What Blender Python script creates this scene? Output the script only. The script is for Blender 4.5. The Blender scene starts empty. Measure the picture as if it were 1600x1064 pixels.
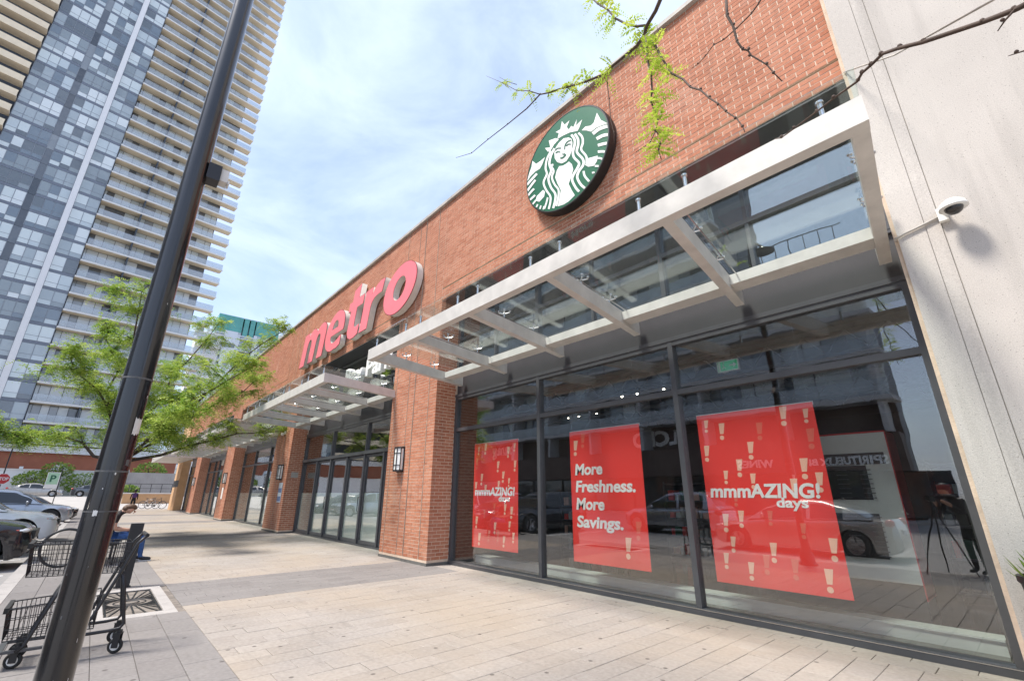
import bpy, bmesh, math, random
from mathutils import Vector, Matrix, Euler
random.seed(7)
R = math.radians
S = bpy.context.scene
COL = S.collection

# ------------------------------------------------------------------ camera
CAM_F = 702.758; CAM_YAW = R(48.662); CAM_PITCH = R(18.905); CAM_ROLL = R(0.28); CAM_H = 1.4
def cam_axes():
    cy, sy = math.cos(CAM_YAW), math.sin(CAM_YAW)
    f = Vector((-sy*math.cos(CAM_PITCH), cy*math.cos(CAM_PITCH), math.sin(CAM_PITCH)))
    r = Vector((cy, sy, 0)); u = r.cross(f)
    c, s = math.cos(CAM_ROLL), math.sin(CAM_ROLL)
    return c*r+s*u, -s*r+c*u, f
CR, CU, CF = cam_axes()
cam = bpy.data.cameras.new('camera'); cam_ob = bpy.data.objects.new('camera', cam); COL.objects.link(cam_ob)
cam.sensor_fit = 'HORIZONTAL'; cam.sensor_width = 36.0; cam.lens = CAM_F/1600*36
cam.clip_start = 0.05; cam.clip_end = 5000
m = Matrix.Identity(4)
for i in range(3):
    m[i][0] = CR[i]; m[i][1] = CU[i]; m[i][2] = -CF[i]
m[0][3], m[1][3], m[2][3] = 0, 0, CAM_H
cam_ob.matrix_world = m
S.camera = cam_ob
def pix(p):                         # only used to rank bricks and pavers by their size in view
    v = Vector(p)-Vector((0, 0, CAM_H)); d = v.dot(CF)
    if d < .2: return None
    return 800+CAM_F*v.dot(CR)/d, 532-CAM_F*v.dot(CU)/d, d

# ------------------------------------------------------------------ sky and sun
SUN = Vector((-.34, -1, 1.9)).normalized()      # direction towards the sun
W = bpy.data.worlds.new('World'); S.world = W; W.use_nodes = True
nt = W.node_tree; nt.nodes.clear()
out = nt.nodes.new('ShaderNodeOutputWorld'); bg = nt.nodes.new('ShaderNodeBackground')
sky = nt.nodes.new('ShaderNodeTexSky'); sky.sky_type = 'NISHITA'; sky.sun_disc = False
sky.sun_elevation = math.asin(SUN.z); sky.sun_rotation = math.atan2(SUN.x, SUN.y) % (2*math.pi)
sky.air_density = 1.0; sky.dust_density = 1.6; sky.ozone_density = 1.0; sky.altitude = 50
tc = nt.nodes.new('ShaderNodeTexCoord'); mp = nt.nodes.new('ShaderNodeMapping')
mp.inputs['Scale'].default_value = (1.0, 1.0, 2.4)
n1 = nt.nodes.new('ShaderNodeTexNoise'); n1.inputs['Scale'].default_value = 2.1; n1.inputs['Detail'].default_value = 9; n1.inputs['Roughness'].default_value = .58
n1.inputs['Distortion'].default_value = .6
cr = nt.nodes.new('ShaderNodeMapRange'); cr.inputs[1].default_value = .36; cr.inputs[2].default_value = .70; cr.inputs[3].default_value = .30; cr.inputs[4].default_value = 1.0
mx = nt.nodes.new('ShaderNodeMix'); mx.data_type = 'RGBA'
mx.inputs[7].default_value = (3.9, 4.6, 6.2, 1)
nt.links.new(tc.outputs['Generated'], mp.inputs['Vector']); nt.links.new(mp.outputs[0], n1.inputs['Vector'])
nt.links.new(n1.outputs['Fac'], cr.inputs[0]); nt.links.new(cr.outputs[0], mx.inputs[0])
nt.links.new(sky.outputs[0], mx.inputs[6]); nt.links.new(mx.outputs[2], bg.inputs[0])
bg.inputs[1].default_value = 0.135
nt.links.new(bg.outputs[0], out.inputs[0])
sun = bpy.data.lights.new('sun', 'SUN'); sun.energy = 3.3; sun.angle = R(11); sun.color = (1, .95, .88)
sun_ob = bpy.data.objects.new('sun', sun); COL.objects.link(sun_ob); sun_ob.location = (-20, -60, 110)
sun_ob.rotation_euler = (-SUN).to_track_quat('-Z', 'Y').to_euler()
S.view_settings.view_transform = 'Standard'; S.view_settings.look = 'None'
S.view_settings.exposure = 0.93; S.view_settings.gamma = 1
try: S.view_settings.use_curve_mapping = False
except Exception: pass
S.render.engine = 'CYCLES'; S.render.resolution_x = 1024; S.render.resolution_y = 680

# ------------------------------------------------------------------ materials
M = {}
def nodes(name):
    m = bpy.data.materials.new(name); m.use_nodes = True
    t = m.node_tree; b = t.nodes['Principled BSDF']; M[name] = m
    return m, t, b
def mat(name, col, rough=.6, metal=0, var=.10, scale=6, bump=0, bscale=60, spec=.5, coat=0, emit=None, es=1, detail=5, trans=0):
    m, t, b = nodes(name)
    tc = t.nodes.new('ShaderNodeTexCoord'); n = t.nodes.new('ShaderNodeTexNoise')
    n.inputs['Scale'].default_value = scale; n.inputs['Detail'].default_value = detail; n.inputs['Roughness'].default_value = .6
    t.links.new(tc.outputs['Object'], n.inputs['Vector'])
    mr = t.nodes.new('ShaderNodeMapRange'); mr.inputs[1].default_value = .3; mr.inputs[2].default_value = .7
    t.links.new(n.outputs['Fac'], mr.inputs[0])
    mx = t.nodes.new('ShaderNodeMix'); mx.data_type = 'RGBA'
    mx.inputs[6].default_value = (*[c*(1-var) for c in col], 1); mx.inputs[7].default_value = (*[min(1, c*(1+var)) for c in col], 1)
    t.links.new(mr.outputs[0], mx.inputs[0]); t.links.new(mx.outputs[2], b.inputs['Base Color'])
    b.inputs['Roughness'].default_value = rough; b.inputs['Metallic'].default_value = metal
    b.inputs['Specular IOR Level'].default_value = spec
    if coat: b.inputs['Coat Weight'].default_value = coat; b.inputs['Coat Roughness'].default_value = .05
    if bump:
        n2 = t.nodes.new('ShaderNodeTexNoise'); n2.inputs['Scale'].default_value = bscale; n2.inputs['Detail'].default_value = 4
        t.links.new(tc.outputs['Object'], n2.inputs['Vector'])
        bp = t.nodes.new('ShaderNodeBump'); bp.inputs['Strength'].default_value = bump; bp.inputs['Distance'].default_value = .01
        t.links.new(n2.outputs['Fac'], bp.inputs['Height']); t.links.new(bp.outputs[0], b.inputs['Normal'])
    if emit:
        b.inputs['Emission Color'].default_value = (*emit, 1); b.inputs['Emission Strength'].default_value = es
    return m
def glass(name, tint=(.8, .86, .84), f0=.06, rough=.0, power=5, dirt=.0, wave=0, dscale=3):
    m = bpy.data.materials.new(name); m.use_nodes = True; M[name] = m
    t = m.node_tree; t.nodes.clear()
    o = t.nodes.new('ShaderNodeOutputMaterial'); mx = t.nodes.new('ShaderNodeMixShader')
    tr = t.nodes.new('ShaderNodeBsdfTransparent'); gl = t.nodes.new('ShaderNodeBsdfGlossy')
    tr.inputs[0].default_value = (*tint, 1); gl.inputs['Roughness'].default_value = rough; gl.inputs[0].default_value = (1, 1, 1, 1)
    lw = t.nodes.new('ShaderNodeLayerWeight'); lw.inputs[0].default_value = .5
    pw = t.nodes.new('ShaderNodeMath'); pw.operation = 'POWER'; pw.inputs[1].default_value = power
    ma = t.nodes.new('ShaderNodeMath'); ma.operation = 'MULTIPLY_ADD'; ma.inputs[1].default_value = 1-f0; ma.inputs[2].default_value = f0
    t.links.new(lw.outputs['Facing'], pw.inputs[0]); t.links.new(pw.outputs[0], ma.inputs[0]); t.links.new(ma.outputs[0], mx.inputs[0])
    if wave:
        tcn = t.nodes.new('ShaderNodeTexCoord'); nz = t.nodes.new('ShaderNodeTexNoise'); nz.inputs['Scale'].default_value = wave
        bp = t.nodes.new('ShaderNodeBump'); bp.inputs['Strength'].default_value = .06; bp.inputs['Distance'].default_value = .02
        t.links.new(tcn.outputs['Object'], nz.inputs['Vector']); t.links.new(nz.outputs['Fac'], bp.inputs['Height']); t.links.new(bp.outputs[0], gl.inputs['Normal'])
    last = mx
    t.links.new(tr.outputs[0], mx.inputs[1]); t.links.new(gl.outputs[0], mx.inputs[2])
    if dirt:
        df = t.nodes.new('ShaderNodeBsdfDiffuse'); df.inputs[0].default_value = (.72, .72, .71, 1)
        tcn = t.nodes.new('ShaderNodeTexCoord'); nz = t.nodes.new('ShaderNodeTexNoise'); nz.inputs['Scale'].default_value = dscale; nz.inputs['Detail'].default_value = 8
        mr = t.nodes.new('ShaderNodeMapRange'); mr.inputs[1].default_value = .35; mr.inputs[2].default_value = .8; mr.inputs[3].default_value = dirt*.4; mr.inputs[4].default_value = dirt*1.6
        t.links.new(tcn.outputs['Object'], nz.inputs['Vector']); t.links.new(nz.outputs['Fac'], mr.inputs[0])
        m2 = t.nodes.new('ShaderNodeMixShader'); t.links.new(mr.outputs[0], m2.inputs[0]); t.links.new(mx.outputs[0], m2.inputs[1]); t.links.new(df.outputs[0], m2.inputs[2]); last = m2
    t.links.new(last.outputs[0], o.inputs[0])
    return m
def tonemat(name, cols, rough=.85, use_attr=True, bump=.4, bscale=120, nvar=.35, stain=None, streak=False):
    """colour picked per piece (face attribute 'tone' or the object's own random) through a ramp, plus grain"""
    m, t, b = nodes(name)
    tc = t.nodes.new('ShaderNodeTexCoord')
    if use_attr:
        a = t.nodes.new('ShaderNodeAttribute'); a.attribute_name = 'tone'; src = a.outputs['Fac']
    else:
        a = t.nodes.new('ShaderNodeObjectInfo'); src = a.outputs['Random']
    rp = t.nodes.new('ShaderNodeValToRGB'); e = rp.color_ramp.elements
    while len(e) < len(cols): e.new(.5)
    for i, c in enumerate(cols): e[i].position = i/(len(cols)-1); e[i].color = (*c, 1)
    t.links.new(src, rp.inputs[0])
    geo = t.nodes.new('ShaderNodeNewGeometry')
    n = t.nodes.new('ShaderNodeTexNoise'); n.inputs['Scale'].default_value = 26; n.inputs['Detail'].default_value = 6
    t.links.new(geo.outputs['Position'], n.inputs['Vector'])
    n2 = t.nodes.new('ShaderNodeTexNoise'); n2.inputs['Scale'].default_value = .8; n2.inputs['Detail'].default_value = 4
    t.links.new(geo.outputs['Position'], n2.inputs['Vector'])
    hs = t.nodes.new('ShaderNodeHueSaturation'); ad = t.nodes.new('ShaderNodeMath'); ad.operation = 'ADD'
    mr = t.nodes.new('ShaderNodeMapRange'); mr.inputs[1].default_value = .3; mr.inputs[2].default_value = .7; mr.inputs[3].default_value = -nvar/2; mr.inputs[4].default_value = nvar/2
    mr2 = t.nodes.new('ShaderNodeMapRange'); mr2.inputs[1].default_value = .3; mr2.inputs[2].default_value = .7; mr2.inputs[3].default_value = 1-nvar/3; mr2.inputs[4].default_value = 1+nvar/3
    t.links.new(n.outputs['Fac'], mr.inputs[0]); t.links.new(n2.outputs['Fac'], mr2.inputs[0])
    t.links.new(mr.outputs[0], ad.inputs[0]); t.links.new(mr2.outputs[0], ad.inputs[1]); t.links.new(ad.outputs[0], hs.inputs['Value'])
    t.links.new(rp.outputs[0], hs.inputs['Color']); last = hs.outputs[0]
    if stain:
        n3 = t.nodes.new('ShaderNodeTexNoise'); n3.inputs['Scale'].default_value = stain[1]; n3.inputs['Detail'].default_value = 5
        t.links.new(geo.outputs['Position'], n3.inputs['Vector'])
        m3 = t.nodes.new('ShaderNodeMapRange'); m3.inputs[1].default_value = .42; m3.inputs[2].default_value = .66; m3.inputs[4].default_value = stain[2]
        t.links.new(n3.outputs['Fac'], m3.inputs[0])
        mm = t.nodes.new('ShaderNodeMix'); mm.data_type = 'RGBA'; mm.inputs[7].default_value = (*stain[0], 1)
        t.links.new(m3.outputs[0], mm.inputs[0]); t.links.new(last, mm.inputs[6]); last = mm.outputs[2]
        v = t.nodes.new('ShaderNodeTexVoronoi'); v.voronoi_dimensions = '2D'; v.inputs['Scale'].default_value = 1.5
        t.links.new(geo.outputs['Position'], v.inputs['Vector'])
        m4 = t.nodes.new('ShaderNodeMapRange'); m4.inputs[1].default_value = .022; m4.inputs[2].default_value = .036; m4.inputs[3].default_value = .7; m4.inputs[4].default_value = 0
        t.links.new(v.outputs['Distance'], m4.inputs[0])
        mg = t.nodes.new('ShaderNodeMix'); mg.data_type = 'RGBA'; mg.inputs[7].default_value = (.06, .05, .045, 1)
        t.links.new(m4.outputs[0], mg.inputs[0]); t.links.new(last, mg.inputs[6]); last = mg.outputs[2]
    if stain:                        # scuffs and cart marks, dirt gathered in patches
        for sc, vec, lo, hi, am, col in ((1.0, (1.2, 7, 1), .56, .72, .30, (.16, .145, .13)), (3.2, (1, 1, 1), .58, .75, .35, (.20, .18, .155)), (14, (1, 1, 1), .60, .70, .35, (.17, .15, .13)), (.7, (1, 1, 1), .60, .72, .35, (.42, .395, .36))):
            mp_ = t.nodes.new('ShaderNodeMapping'); mp_.inputs['Scale'].default_value = vec; t.links.new(geo.outputs['Position'], mp_.inputs['Vector'])
            n5 = t.nodes.new('ShaderNodeTexNoise'); n5.inputs['Scale'].default_value = sc; n5.inputs['Detail'].default_value = 7; n5.inputs['Roughness'].default_value = .65; t.links.new(mp_.outputs[0], n5.inputs['Vector'])
            m5 = t.nodes.new('ShaderNodeMapRange'); m5.inputs[1].default_value = lo; m5.inputs[2].default_value = hi; m5.inputs[4].default_value = am; t.links.new(n5.outputs['Fac'], m5.inputs[0])
            x5 = t.nodes.new('ShaderNodeMix'); x5.data_type = 'RGBA'; x5.inputs[7].default_value = (*col, 1); t.links.new(m5.outputs[0], x5.inputs[0]); t.links.new(last, x5.inputs[6]); last = x5.outputs[2]
    if streak:                       # rain streaks and pale salt bloom
        for sc, vec, lo, hi, am, col in ((2.2, (3.5, 3.5, .28), .55, .75, .38, (.20, .10, .07)), (1.3, (1, 1, .7), .60, .76, .34, (.62, .45, .36)), (.35, (1, 1, .6), .5, .7, .30, (.50, .20, .12))):
            mp_ = t.nodes.new('ShaderNodeMapping'); mp_.inputs['Scale'].default_value = vec; t.links.new(geo.outputs['Position'], mp_.inputs['Vector'])
            n5 = t.nodes.new('ShaderNodeTexNoise'); n5.inputs['Scale'].default_value = sc; n5.inputs['Detail'].default_value = 6; t.links.new(mp_.outputs[0], n5.inputs['Vector'])
            m5 = t.nodes.new('ShaderNodeMapRange'); m5.inputs[1].default_value = lo; m5.inputs[2].default_value = hi; m5.inputs[4].default_value = am; t.links.new(n5.outputs['Fac'], m5.inputs[0])
            x5 = t.nodes.new('ShaderNodeMix'); x5.data_type = 'RGBA'; x5.inputs[7].default_value = (*col, 1); t.links.new(m5.outputs[0], x5.inputs[0]); t.links.new(last, x5.inputs[6]); last = x5.outputs[2]
    t.links.new(last, b.inputs['Base Color'])
    b.inputs['Roughness'].default_value = rough; b.inputs['Specular IOR Level'].default_value = .25
    if bump:
        nb = t.nodes.new('ShaderNodeTexNoise'); nb.inputs['Scale'].default_value = bscale; nb.inputs['Detail'].default_value = 5
        t.links.new(geo.outputs['Position'], nb.inputs['Vector'])
        bp = t.nodes.new('ShaderNodeBump'); bp.inputs['Strength'].default_value = bump; bp.inputs['Distance'].default_value = .004
        t.links.new(nb.outputs['Fac'], bp.inputs['Height']); t.links.new(bp.outputs[0], b.inputs['Normal'])
    return m

BR = [(.39, .148, .085), (.43, .172, .10), (.46, .192, .114), (.475, .204, .124), (.50, .228, .142)]
tonemat('brick_mix', BR, nvar=.22, streak=True); tonemat('brick_one', BR, use_attr=False, nvar=.22, streak=True)
PV = [(.295, .262, .232), (.318, .284, .252), (.328, .294, .262), (.32, .288, .26), (.345, .308, .272)]
tonemat('paver_mix', PV, stain=((.37, .30, .225), .45, .55), nvar=.22, bump=.35, bscale=90)
tonemat('paver_one', PV, use_attr=False, stain=((.37, .30, .225), .45, .55), nvar=.22, bump=.35, bscale=90)
PD = [(.20, .184, .175), (.215, .20, .19), (.23, .213, .202), (.21, .195, .185)]
tonemat('paver_dark_mix', PD, stain=((.25, .235, .22), .6, .4), nvar=.22, bump=.35, bscale=90)
tonemat('paver_dark_one', PD, use_attr=False, stain=((.25, .235, .22), .6, .4), nvar=.22, bump=.35, bscale=90)
mat('mortar', (.64, .50, .385), .95, var=.15, scale=9, bump=.3)
mat('joint_sand', (.19, .165, .14), .95, var=.45, scale=7)
mat('groove_dark', (.02, .018, .016), .9)
mat('plinth_stone', (.13, .125, .115), .8, var=.25, scale=8, bump=.3)
mat('coping', (.42, .39, .35), .7, var=.2, scale=3)
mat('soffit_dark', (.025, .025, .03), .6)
mat('frame_grey', (.085, .085, .092), .38, metal=.2, var=.08)
mat('header_grey', (.055, .052, .055), .45, var=.10, scale=2)
mat('steel_paint', (.58, .555, .515), .42, var=.12, scale=4, bump=.04, bscale=30)
mat('stainless', (.6, .6, .6), .25, metal=1)
glass('shop_glass', (.95, .965, .955), .105, power=3.6, dirt=.003, wave=1.6)
glass('upper_glass', (.80, .84, .83), .27, power=3.4, dirt=.004, wave=1.6)
glass('canopy_glass', (.90, .945, .93), .05, power=4.5, dirt=.014)
glass('rail_glass', (.78, .82, .84), .10, power=4, dirt=.30, dscale=.02)
mat('frosted_film', (.50, .54, .52), .12, var=.05, scale=1.5, spec=.8, coat=.6)
mat('tan_stucco', (.60, .37, .20), .9, var=.10, scale=2, bump=.3, bscale=80)
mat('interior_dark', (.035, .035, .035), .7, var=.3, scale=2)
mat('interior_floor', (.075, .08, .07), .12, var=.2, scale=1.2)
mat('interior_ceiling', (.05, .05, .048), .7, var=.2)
mat('panel_pale', (.56, .58, .55), .5, var=.05)
mat('black_paint', (.012, .012, .013), .22, var=.2, scale=3, coat=.5)
mat('black_satin', (.018, .018, .02), .42, var=.2, scale=8)
mat('black_rubber', (.018, .018, .018), .75, var=.2, scale=12)
mat('sign_green', (.012, .12, .055), .35, var=.03)
mat('sign_white', (.80, .79, .75), .45, var=.03)
mat('sign_black', (.012, .012, .012), .5)
mat('letter_pink', (.84, .20, .23), .38, var=.05, scale=1)
mat('letter_edge', (.20, .02, .03), .5)
mat('letter_return', (.62, .60, .55), .5, var=.08)
mat('poster_red', (.86, .045, .035), .5, var=.04, scale=1)
mat('poster_white', (.86, .86, .84), .5, var=.02)
mat('poster_peach', (.92, .52, .38), .5, var=.03)
mat('poster_faint', (.82, .15, .10), .5, var=.03)
mat('red_trim', (.55, .03, .03), .5)
def concrete(name, col, spots=.55):
    m, t, b = nodes(name)
    g = t.nodes.new('ShaderNodeNewGeometry')
    n = t.nodes.new('ShaderNodeTexNoise'); n.inputs['Scale'].default_value = 1.1; n.inputs['Detail'].default_value = 7
    t.links.new(g.outputs['Position'], n.inputs['Vector'])
    v = t.nodes.new('ShaderNodeTexVoronoi'); v.inputs['Scale'].default_value = 34
    t.links.new(g.outputs['Position'], v.inputs['Vector'])
    n3 = t.nodes.new('ShaderNodeTexNoise'); n3.inputs['Scale'].default_value = 130; n3.inputs['Detail'].default_value = 2
    t.links.new(g.outputs['Position'], n3.inputs['Vector'])
    mr = t.nodes.new('ShaderNodeMapRange'); mr.inputs[1].default_value = .3; mr.inputs[2].default_value = .7; mr.inputs[3].default_value = .90; mr.inputs[4].default_value = 1.05
    t.links.new(n.outputs['Fac'], mr.inputs[0])
    m1 = t.nodes.new('ShaderNodeMapRange'); m1.inputs[1].default_value = .07; m1.inputs[2].default_value = .13; m1.inputs[3].default_value = spots; m1.inputs[4].default_value = 1
    t.links.new(v.outputs['Distance'], m1.inputs[0])
    m2 = t.nodes.new('ShaderNodeMapRange'); m2.inputs[1].default_value = .35; m2.inputs[2].default_value = .65; m2.inputs[3].default_value = .88; m2.inputs[4].default_value = 1.06
    t.links.new(n3.outputs['Fac'], m2.inputs[0])
    a = t.nodes.new('ShaderNodeMath'); a.operation = 'MULTIPLY'; a2 = t.nodes.new('ShaderNodeMath'); a2.operation = 'MULTIPLY'
    t.links.new(mr.outputs[0], a.inputs[0]); t.links.new(m1.outputs[0], a.inputs[1]); t.links.new(a.outputs[0], a2.inputs[0]); t.links.new(m2.outputs[0], a2.inputs[1])
    mpz = t.nodes.new('ShaderNodeMapping'); mpz.inputs['Scale'].default_value = (5, 5, .35); t.links.new(g.outputs['Position'], mpz.inputs['Vector'])
    n6 = t.nodes.new('ShaderNodeTexNoise'); n6.inputs['Scale'].default_value = 1.6; n6.inputs['Detail'].default_value = 6; t.links.new(mpz.outputs[0], n6.inputs['Vector'])
    m6 = t.nodes.new('ShaderNodeMapRange'); m6.inputs[1].default_value = .5; m6.inputs[2].default_value = .75; m6.inputs[3].default_value = 1.0; m6.inputs[4].default_value = .84; t.links.new(n6.outputs['Fac'], m6.inputs[0])
    a3 = t.nodes.new('ShaderNodeMath'); a3.operation = 'MULTIPLY'; t.links.new(a2.outputs[0], a3.inputs[0]); t.links.new(m6.outputs[0], a3.inputs[1]); a2 = a3
    hs = t.nodes.new('ShaderNodeHueSaturation'); hs.inputs['Color'].default_value = (*col, 1); t.links.new(a2.outputs[0], hs.inputs['Value'])
    t.links.new(hs.outputs[0], b.inputs['Base Color']); b.inputs['Roughness'].default_value = .9; b.inputs['Specular IOR Level'].default_value = .2
    bp = t.nodes.new('ShaderNodeBump'); bp.inputs['Strength'].default_value = .35; bp.inputs['Distance'].default_value = .006
    t.links.new(n3.outputs['Fac'], bp.inputs['Height']); t.links.new(bp.outputs[0], b.inputs['Normal'])
concrete('wall_concrete', (.56, .515, .468), .42); concrete('kerb_concrete', (.42, .395, .37), .75); concrete('road_concrete', (.34, .325, .31), .8)
mat('asphalt', (.10, .10, .098), .9, var=.25, scale=1.5, bump=.3, bscale=60)
mat('bark', (.065, .045, .035), .9, var=.35, scale=20, bump=.6, bscale=50)
mat('twig', (.075, .048, .035), .8, var=.3, scale=30)
def leafmat(name, col, col2):
    m, t, b = nodes(name)
    a = t.nodes.new('ShaderNodeAttribute'); a.attribute_name = 'tone'
    mx = t.nodes.new('ShaderNodeMix'); mx.data_type = 'RGBA'; mx.inputs[6].default_value = (*col, 1); mx.inputs[7].default_value = (*col2, 1)
    t.links.new(a.outputs['Fac'], mx.inputs[0]); t.links.new(mx.outputs[2], b.inputs['Base Color'])
    b.inputs['Roughness'].default_value = .5; b.inputs['Specular IOR Level'].default_value = .3
    tl = t.nodes.new('ShaderNodeBsdfTranslucent'); t.links.new(mx.outputs[2], tl.inputs[0])
    ms = t.nodes.new('ShaderNodeMixShader'); ms.inputs[0].default_value = .45
    o = [n for n in t.nodes if n.type == 'OUTPUT_MATERIAL'][0]
    t.links.new(b.outputs[0], ms.inputs[1]); t.links.new(tl.outputs[0], ms.inputs[2]); t.links.new(ms.outputs[0], o.inputs[0])
leafmat('leaf', (.11, .24, .02), (.62, .70, .14)); leafmat('leaf_bright', (.30, .44, .04), (.62, .68, .12)); leafmat('leaf_shrub', (.10, .20, .03), (.34, .42, .08))

# ------------------------------------------------------------------ mesh builder
ORIG = {}
class MB:
    def __init__(s): s.v = []; s.f = []; s.t = []; s.mi = []; s.cur = 0; s.tone = 0.0
    def add(s, vs, fs):
        k = len(s.v); s.v += [tuple(v) for v in vs]
        for f in fs: s.f.append(tuple(i+k for i in f)); s.t.append(s.tone); s.mi.append(s.cur)
        return s
    def box(s, x0, x1, y0, y1, z0, z1):
        return s.add([(x0, y0, z0), (x1, y0, z0), (x1, y1, z0), (x0, y1, z0), (x0, y0, z1), (x1, y0, z1), (x1, y1, z1), (x0, y1, z1)],
              [(0, 3, 2, 1), (4, 5, 6, 7), (0, 1, 5, 4), (1, 2, 6, 5), (2, 3, 7, 6), (3, 0, 4, 7)])
    def obox(s, c, ax, ay, az):      # centre and three half-extent vectors
        c = Vector(c); ax = Vector(ax); ay = Vector(ay); az = Vector(az)
        return s.add([c+i*ax+j*ay+k*az for k in (-1, 1) for i, j in ((-1, -1), (1, -1), (1, 1), (-1, 1))],
              [(0, 3, 2, 1), (4, 5, 6, 7), (0, 1, 5, 4), (1, 2, 6, 5), (2, 3, 7, 6), (3, 0, 4, 7)])
    def bar(s, p, q, w, h, up=(0, 0, 1)):
        p = Vector(p); q = Vector(q); d = q-p; n = d.normalized(); r = n.cross(Vector(up))
        if r.length < 1e-6: r = n.cross(Vector((1, 0, 0)))
        r.normalize(); u = r.cross(n)
        return s.obox((p+q)/2, r*w/2, d/2, u*h/2)
    def tube(s, pts, r, n=8, cap=True):
        pts = [Vector(p) for p in pts]; k = len(s.v); rs = r if isinstance(r, (list, tuple)) else [r]*len(pts)
        prev = None; vs = []; fs = []
        for i, p in enumerate(pts):
            d = (pts[min(i+1, len(pts)-1)]-pts[max(i-1, 0)]).normalized()
            if prev is None:
                a = d.cross(Vector((0, 0, 1)))
                if a.length < 1e-3: a = d.cross(Vector((1, 0, 0)))
            else: a = prev-d*prev.dot(d)
            a.normalize(); prev = a; b = d.cross(a)
            for j in range(n):
                t = 2*math.pi*j/n; vs.append(p+(a*math.cos(t)+b*math.sin(t))*rs[i])
        for i in range(len(pts)-1):
            for j in range(n): fs.append((i*n+j, i*n+(j+1) % n, (i+1)*n+(j+1) % n, (i+1)*n+j))
        if cap:
            fs.append(tuple(reversed(range(n)))); fs.append(tuple((len(pts)-1)*n+j for j in range(n)))
        return s.add(vs, fs)
    def cyl(s, p, q, r0, r1=None, n=16): return s.tube([p, q], [r0, r0 if r1 is None else r1], n)
    def torus(s, c, ax, Rr, r, n=28, k=8):
        c = Vector(c); ax = Vector(ax).normalized(); a = ax.cross(Vector((0, 0, 1)))
        if a.length < 1e-3: a = ax.cross(Vector((1, 0, 0)))
        a.normalize(); b = ax.cross(a); vs = []; fs = []
        for i in range(n):
            t = 2*math.pi*i/n; d = a*math.cos(t)+b*math.sin(t)
            for j in range(k):
                u = 2*math.pi*j/k; vs.append(c+d*(Rr+r*math.cos(u))+ax*r*math.sin(u))
        for i in range(n):
            for j in range(k): fs.append((i*k+j, ((i+1) % n)*k+j, ((i+1) % n)*k+(j+1) % k, i*k+(j+1) % k))
        return s.add(vs, fs)
    def lathe(s, prof, n=24, c=(0, 0, 0), ax='z', cap=True):
        vs = []; fs = []; c = Vector(c)
        for r, z in prof:
            for j in range(n):
                t = 2*math.pi*j/n; p = (r*math.cos(t), r*math.sin(t), z)
                if ax == 'x': p = (z, r*math.cos(t), r*math.sin(t))
                if ax == 'y': p = (r*math.cos(t), z, r*math.sin(t))
                vs.append(c+Vector(p))
        for i in range(len(prof)-1):
            for j in range(n): fs.append((i*n+j, i*n+(j+1) % n, (i+1)*n+(j+1) % n, (i+1)*n+j))
        if cap: fs.append(tuple(range(n))); fs.append(tuple((len(prof)-1)*n+j for j in range(n)))
        return s.add(vs, fs)
    def prism(s, poly, o, u, v, w):   # poly in (a,b): o+a*u+b*v, extruded by w
        o = Vector(o); u = Vector(u); v = Vector(v); w = Vector(w); n = len(poly)
        P = [o+u*a+v*b for a, b in poly]
        return s.add(P+[p+w for p in P], [tuple(range(n)), tuple(reversed(range(n, 2*n)))]+[(i, n+i, n+(i+1) % n, (i+1) % n) for i in range(n)])
    def ball(s, c, r, n=10, k=7, sc=(1, 1, 1)):
        vs = []; fs = []; c = Vector(c)
        for i in range(k+1):
            p = math.pi*i/k
            for j in range(n):
                t = 2*math.pi*j/n; vs.append(c+Vector((r*sc[0]*math.sin(p)*math.cos(t), r*sc[1]*math.sin(p)*math.sin(t), r*sc[2]*math.cos(p))))
        for i in range(k):
            for j in range(n): fs.append((i*n+j, (i+1)*n+j, (i+1)*n+(j+1) % n, i*n+(j+1) % n))
        return s.add(vs, fs)
    def mesh(s, name, mats, smooth=False, off=(0, 0, 0), fix=True):
        me = bpy.data.meshes.new(name); o = Vector(off)
        me.from_pydata([tuple(Vector(v)-o) for v in s.v] if o.length else s.v, [], s.f); me.update()
        if fix and len(s.f) < 60000:
            b = bmesh.new(); b.from_mesh(me); bmesh.ops.recalc_face_normals(b, faces=b.faces); b.to_mesh(me); b.free()
        if any(s.t):
            a = me.attributes.new('tone', 'FLOAT', 'FACE'); a.data.foreach_set('value', s.t)
        for q in (mats if isinstance(mats, (list, tuple)) else [mats]): me.materials.append(M[q])
        if any(s.mi): me.polygons.foreach_set('material_index', s.mi)
        if smooth: me.polygons.foreach_set('use_smooth', [True]*len(me.polygons))
        return me
    def build(s, name, mats, parent=None, smooth=False, world=True, angle=None, kind=None, fix=True):
        off = (0, 0, 0)
        if parent is not None and world: off = ORIG.get(parent, (0, 0, 0))
        me = s.mesh(name, mats, smooth, off, fix); ob = bpy.data.objects.new(name, me); COL.objects.link(ob)
        if parent is not None: ob.parent = parent
        ORIG[ob] = tuple(off)
        if smooth and angle: 
            try: me.set_sharp_from_angle(angle=R(angle))
            except Exception: pass
        if kind: ob['kind'] = kind
        return ob
def thing(name, label, cat, loc=(0, 0, 0), rz=0, group=None):
    o = bpy.data.objects.new(name, None); COL.objects.link(o); o.location = loc; o.rotation_euler = (0, 0, rz)
    o.empty_display_size = .3; o['label'] = label; o['category'] = cat
    if group: o['group'] = group
    ORIG[o] = tuple(loc)
    return o
def tag(o, label, cat, group=None):
    o['label'] = label; o['category'] = cat
    if group: o['group'] = group
    return o
def struct(o): o['kind'] = 'structure'; return o
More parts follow.
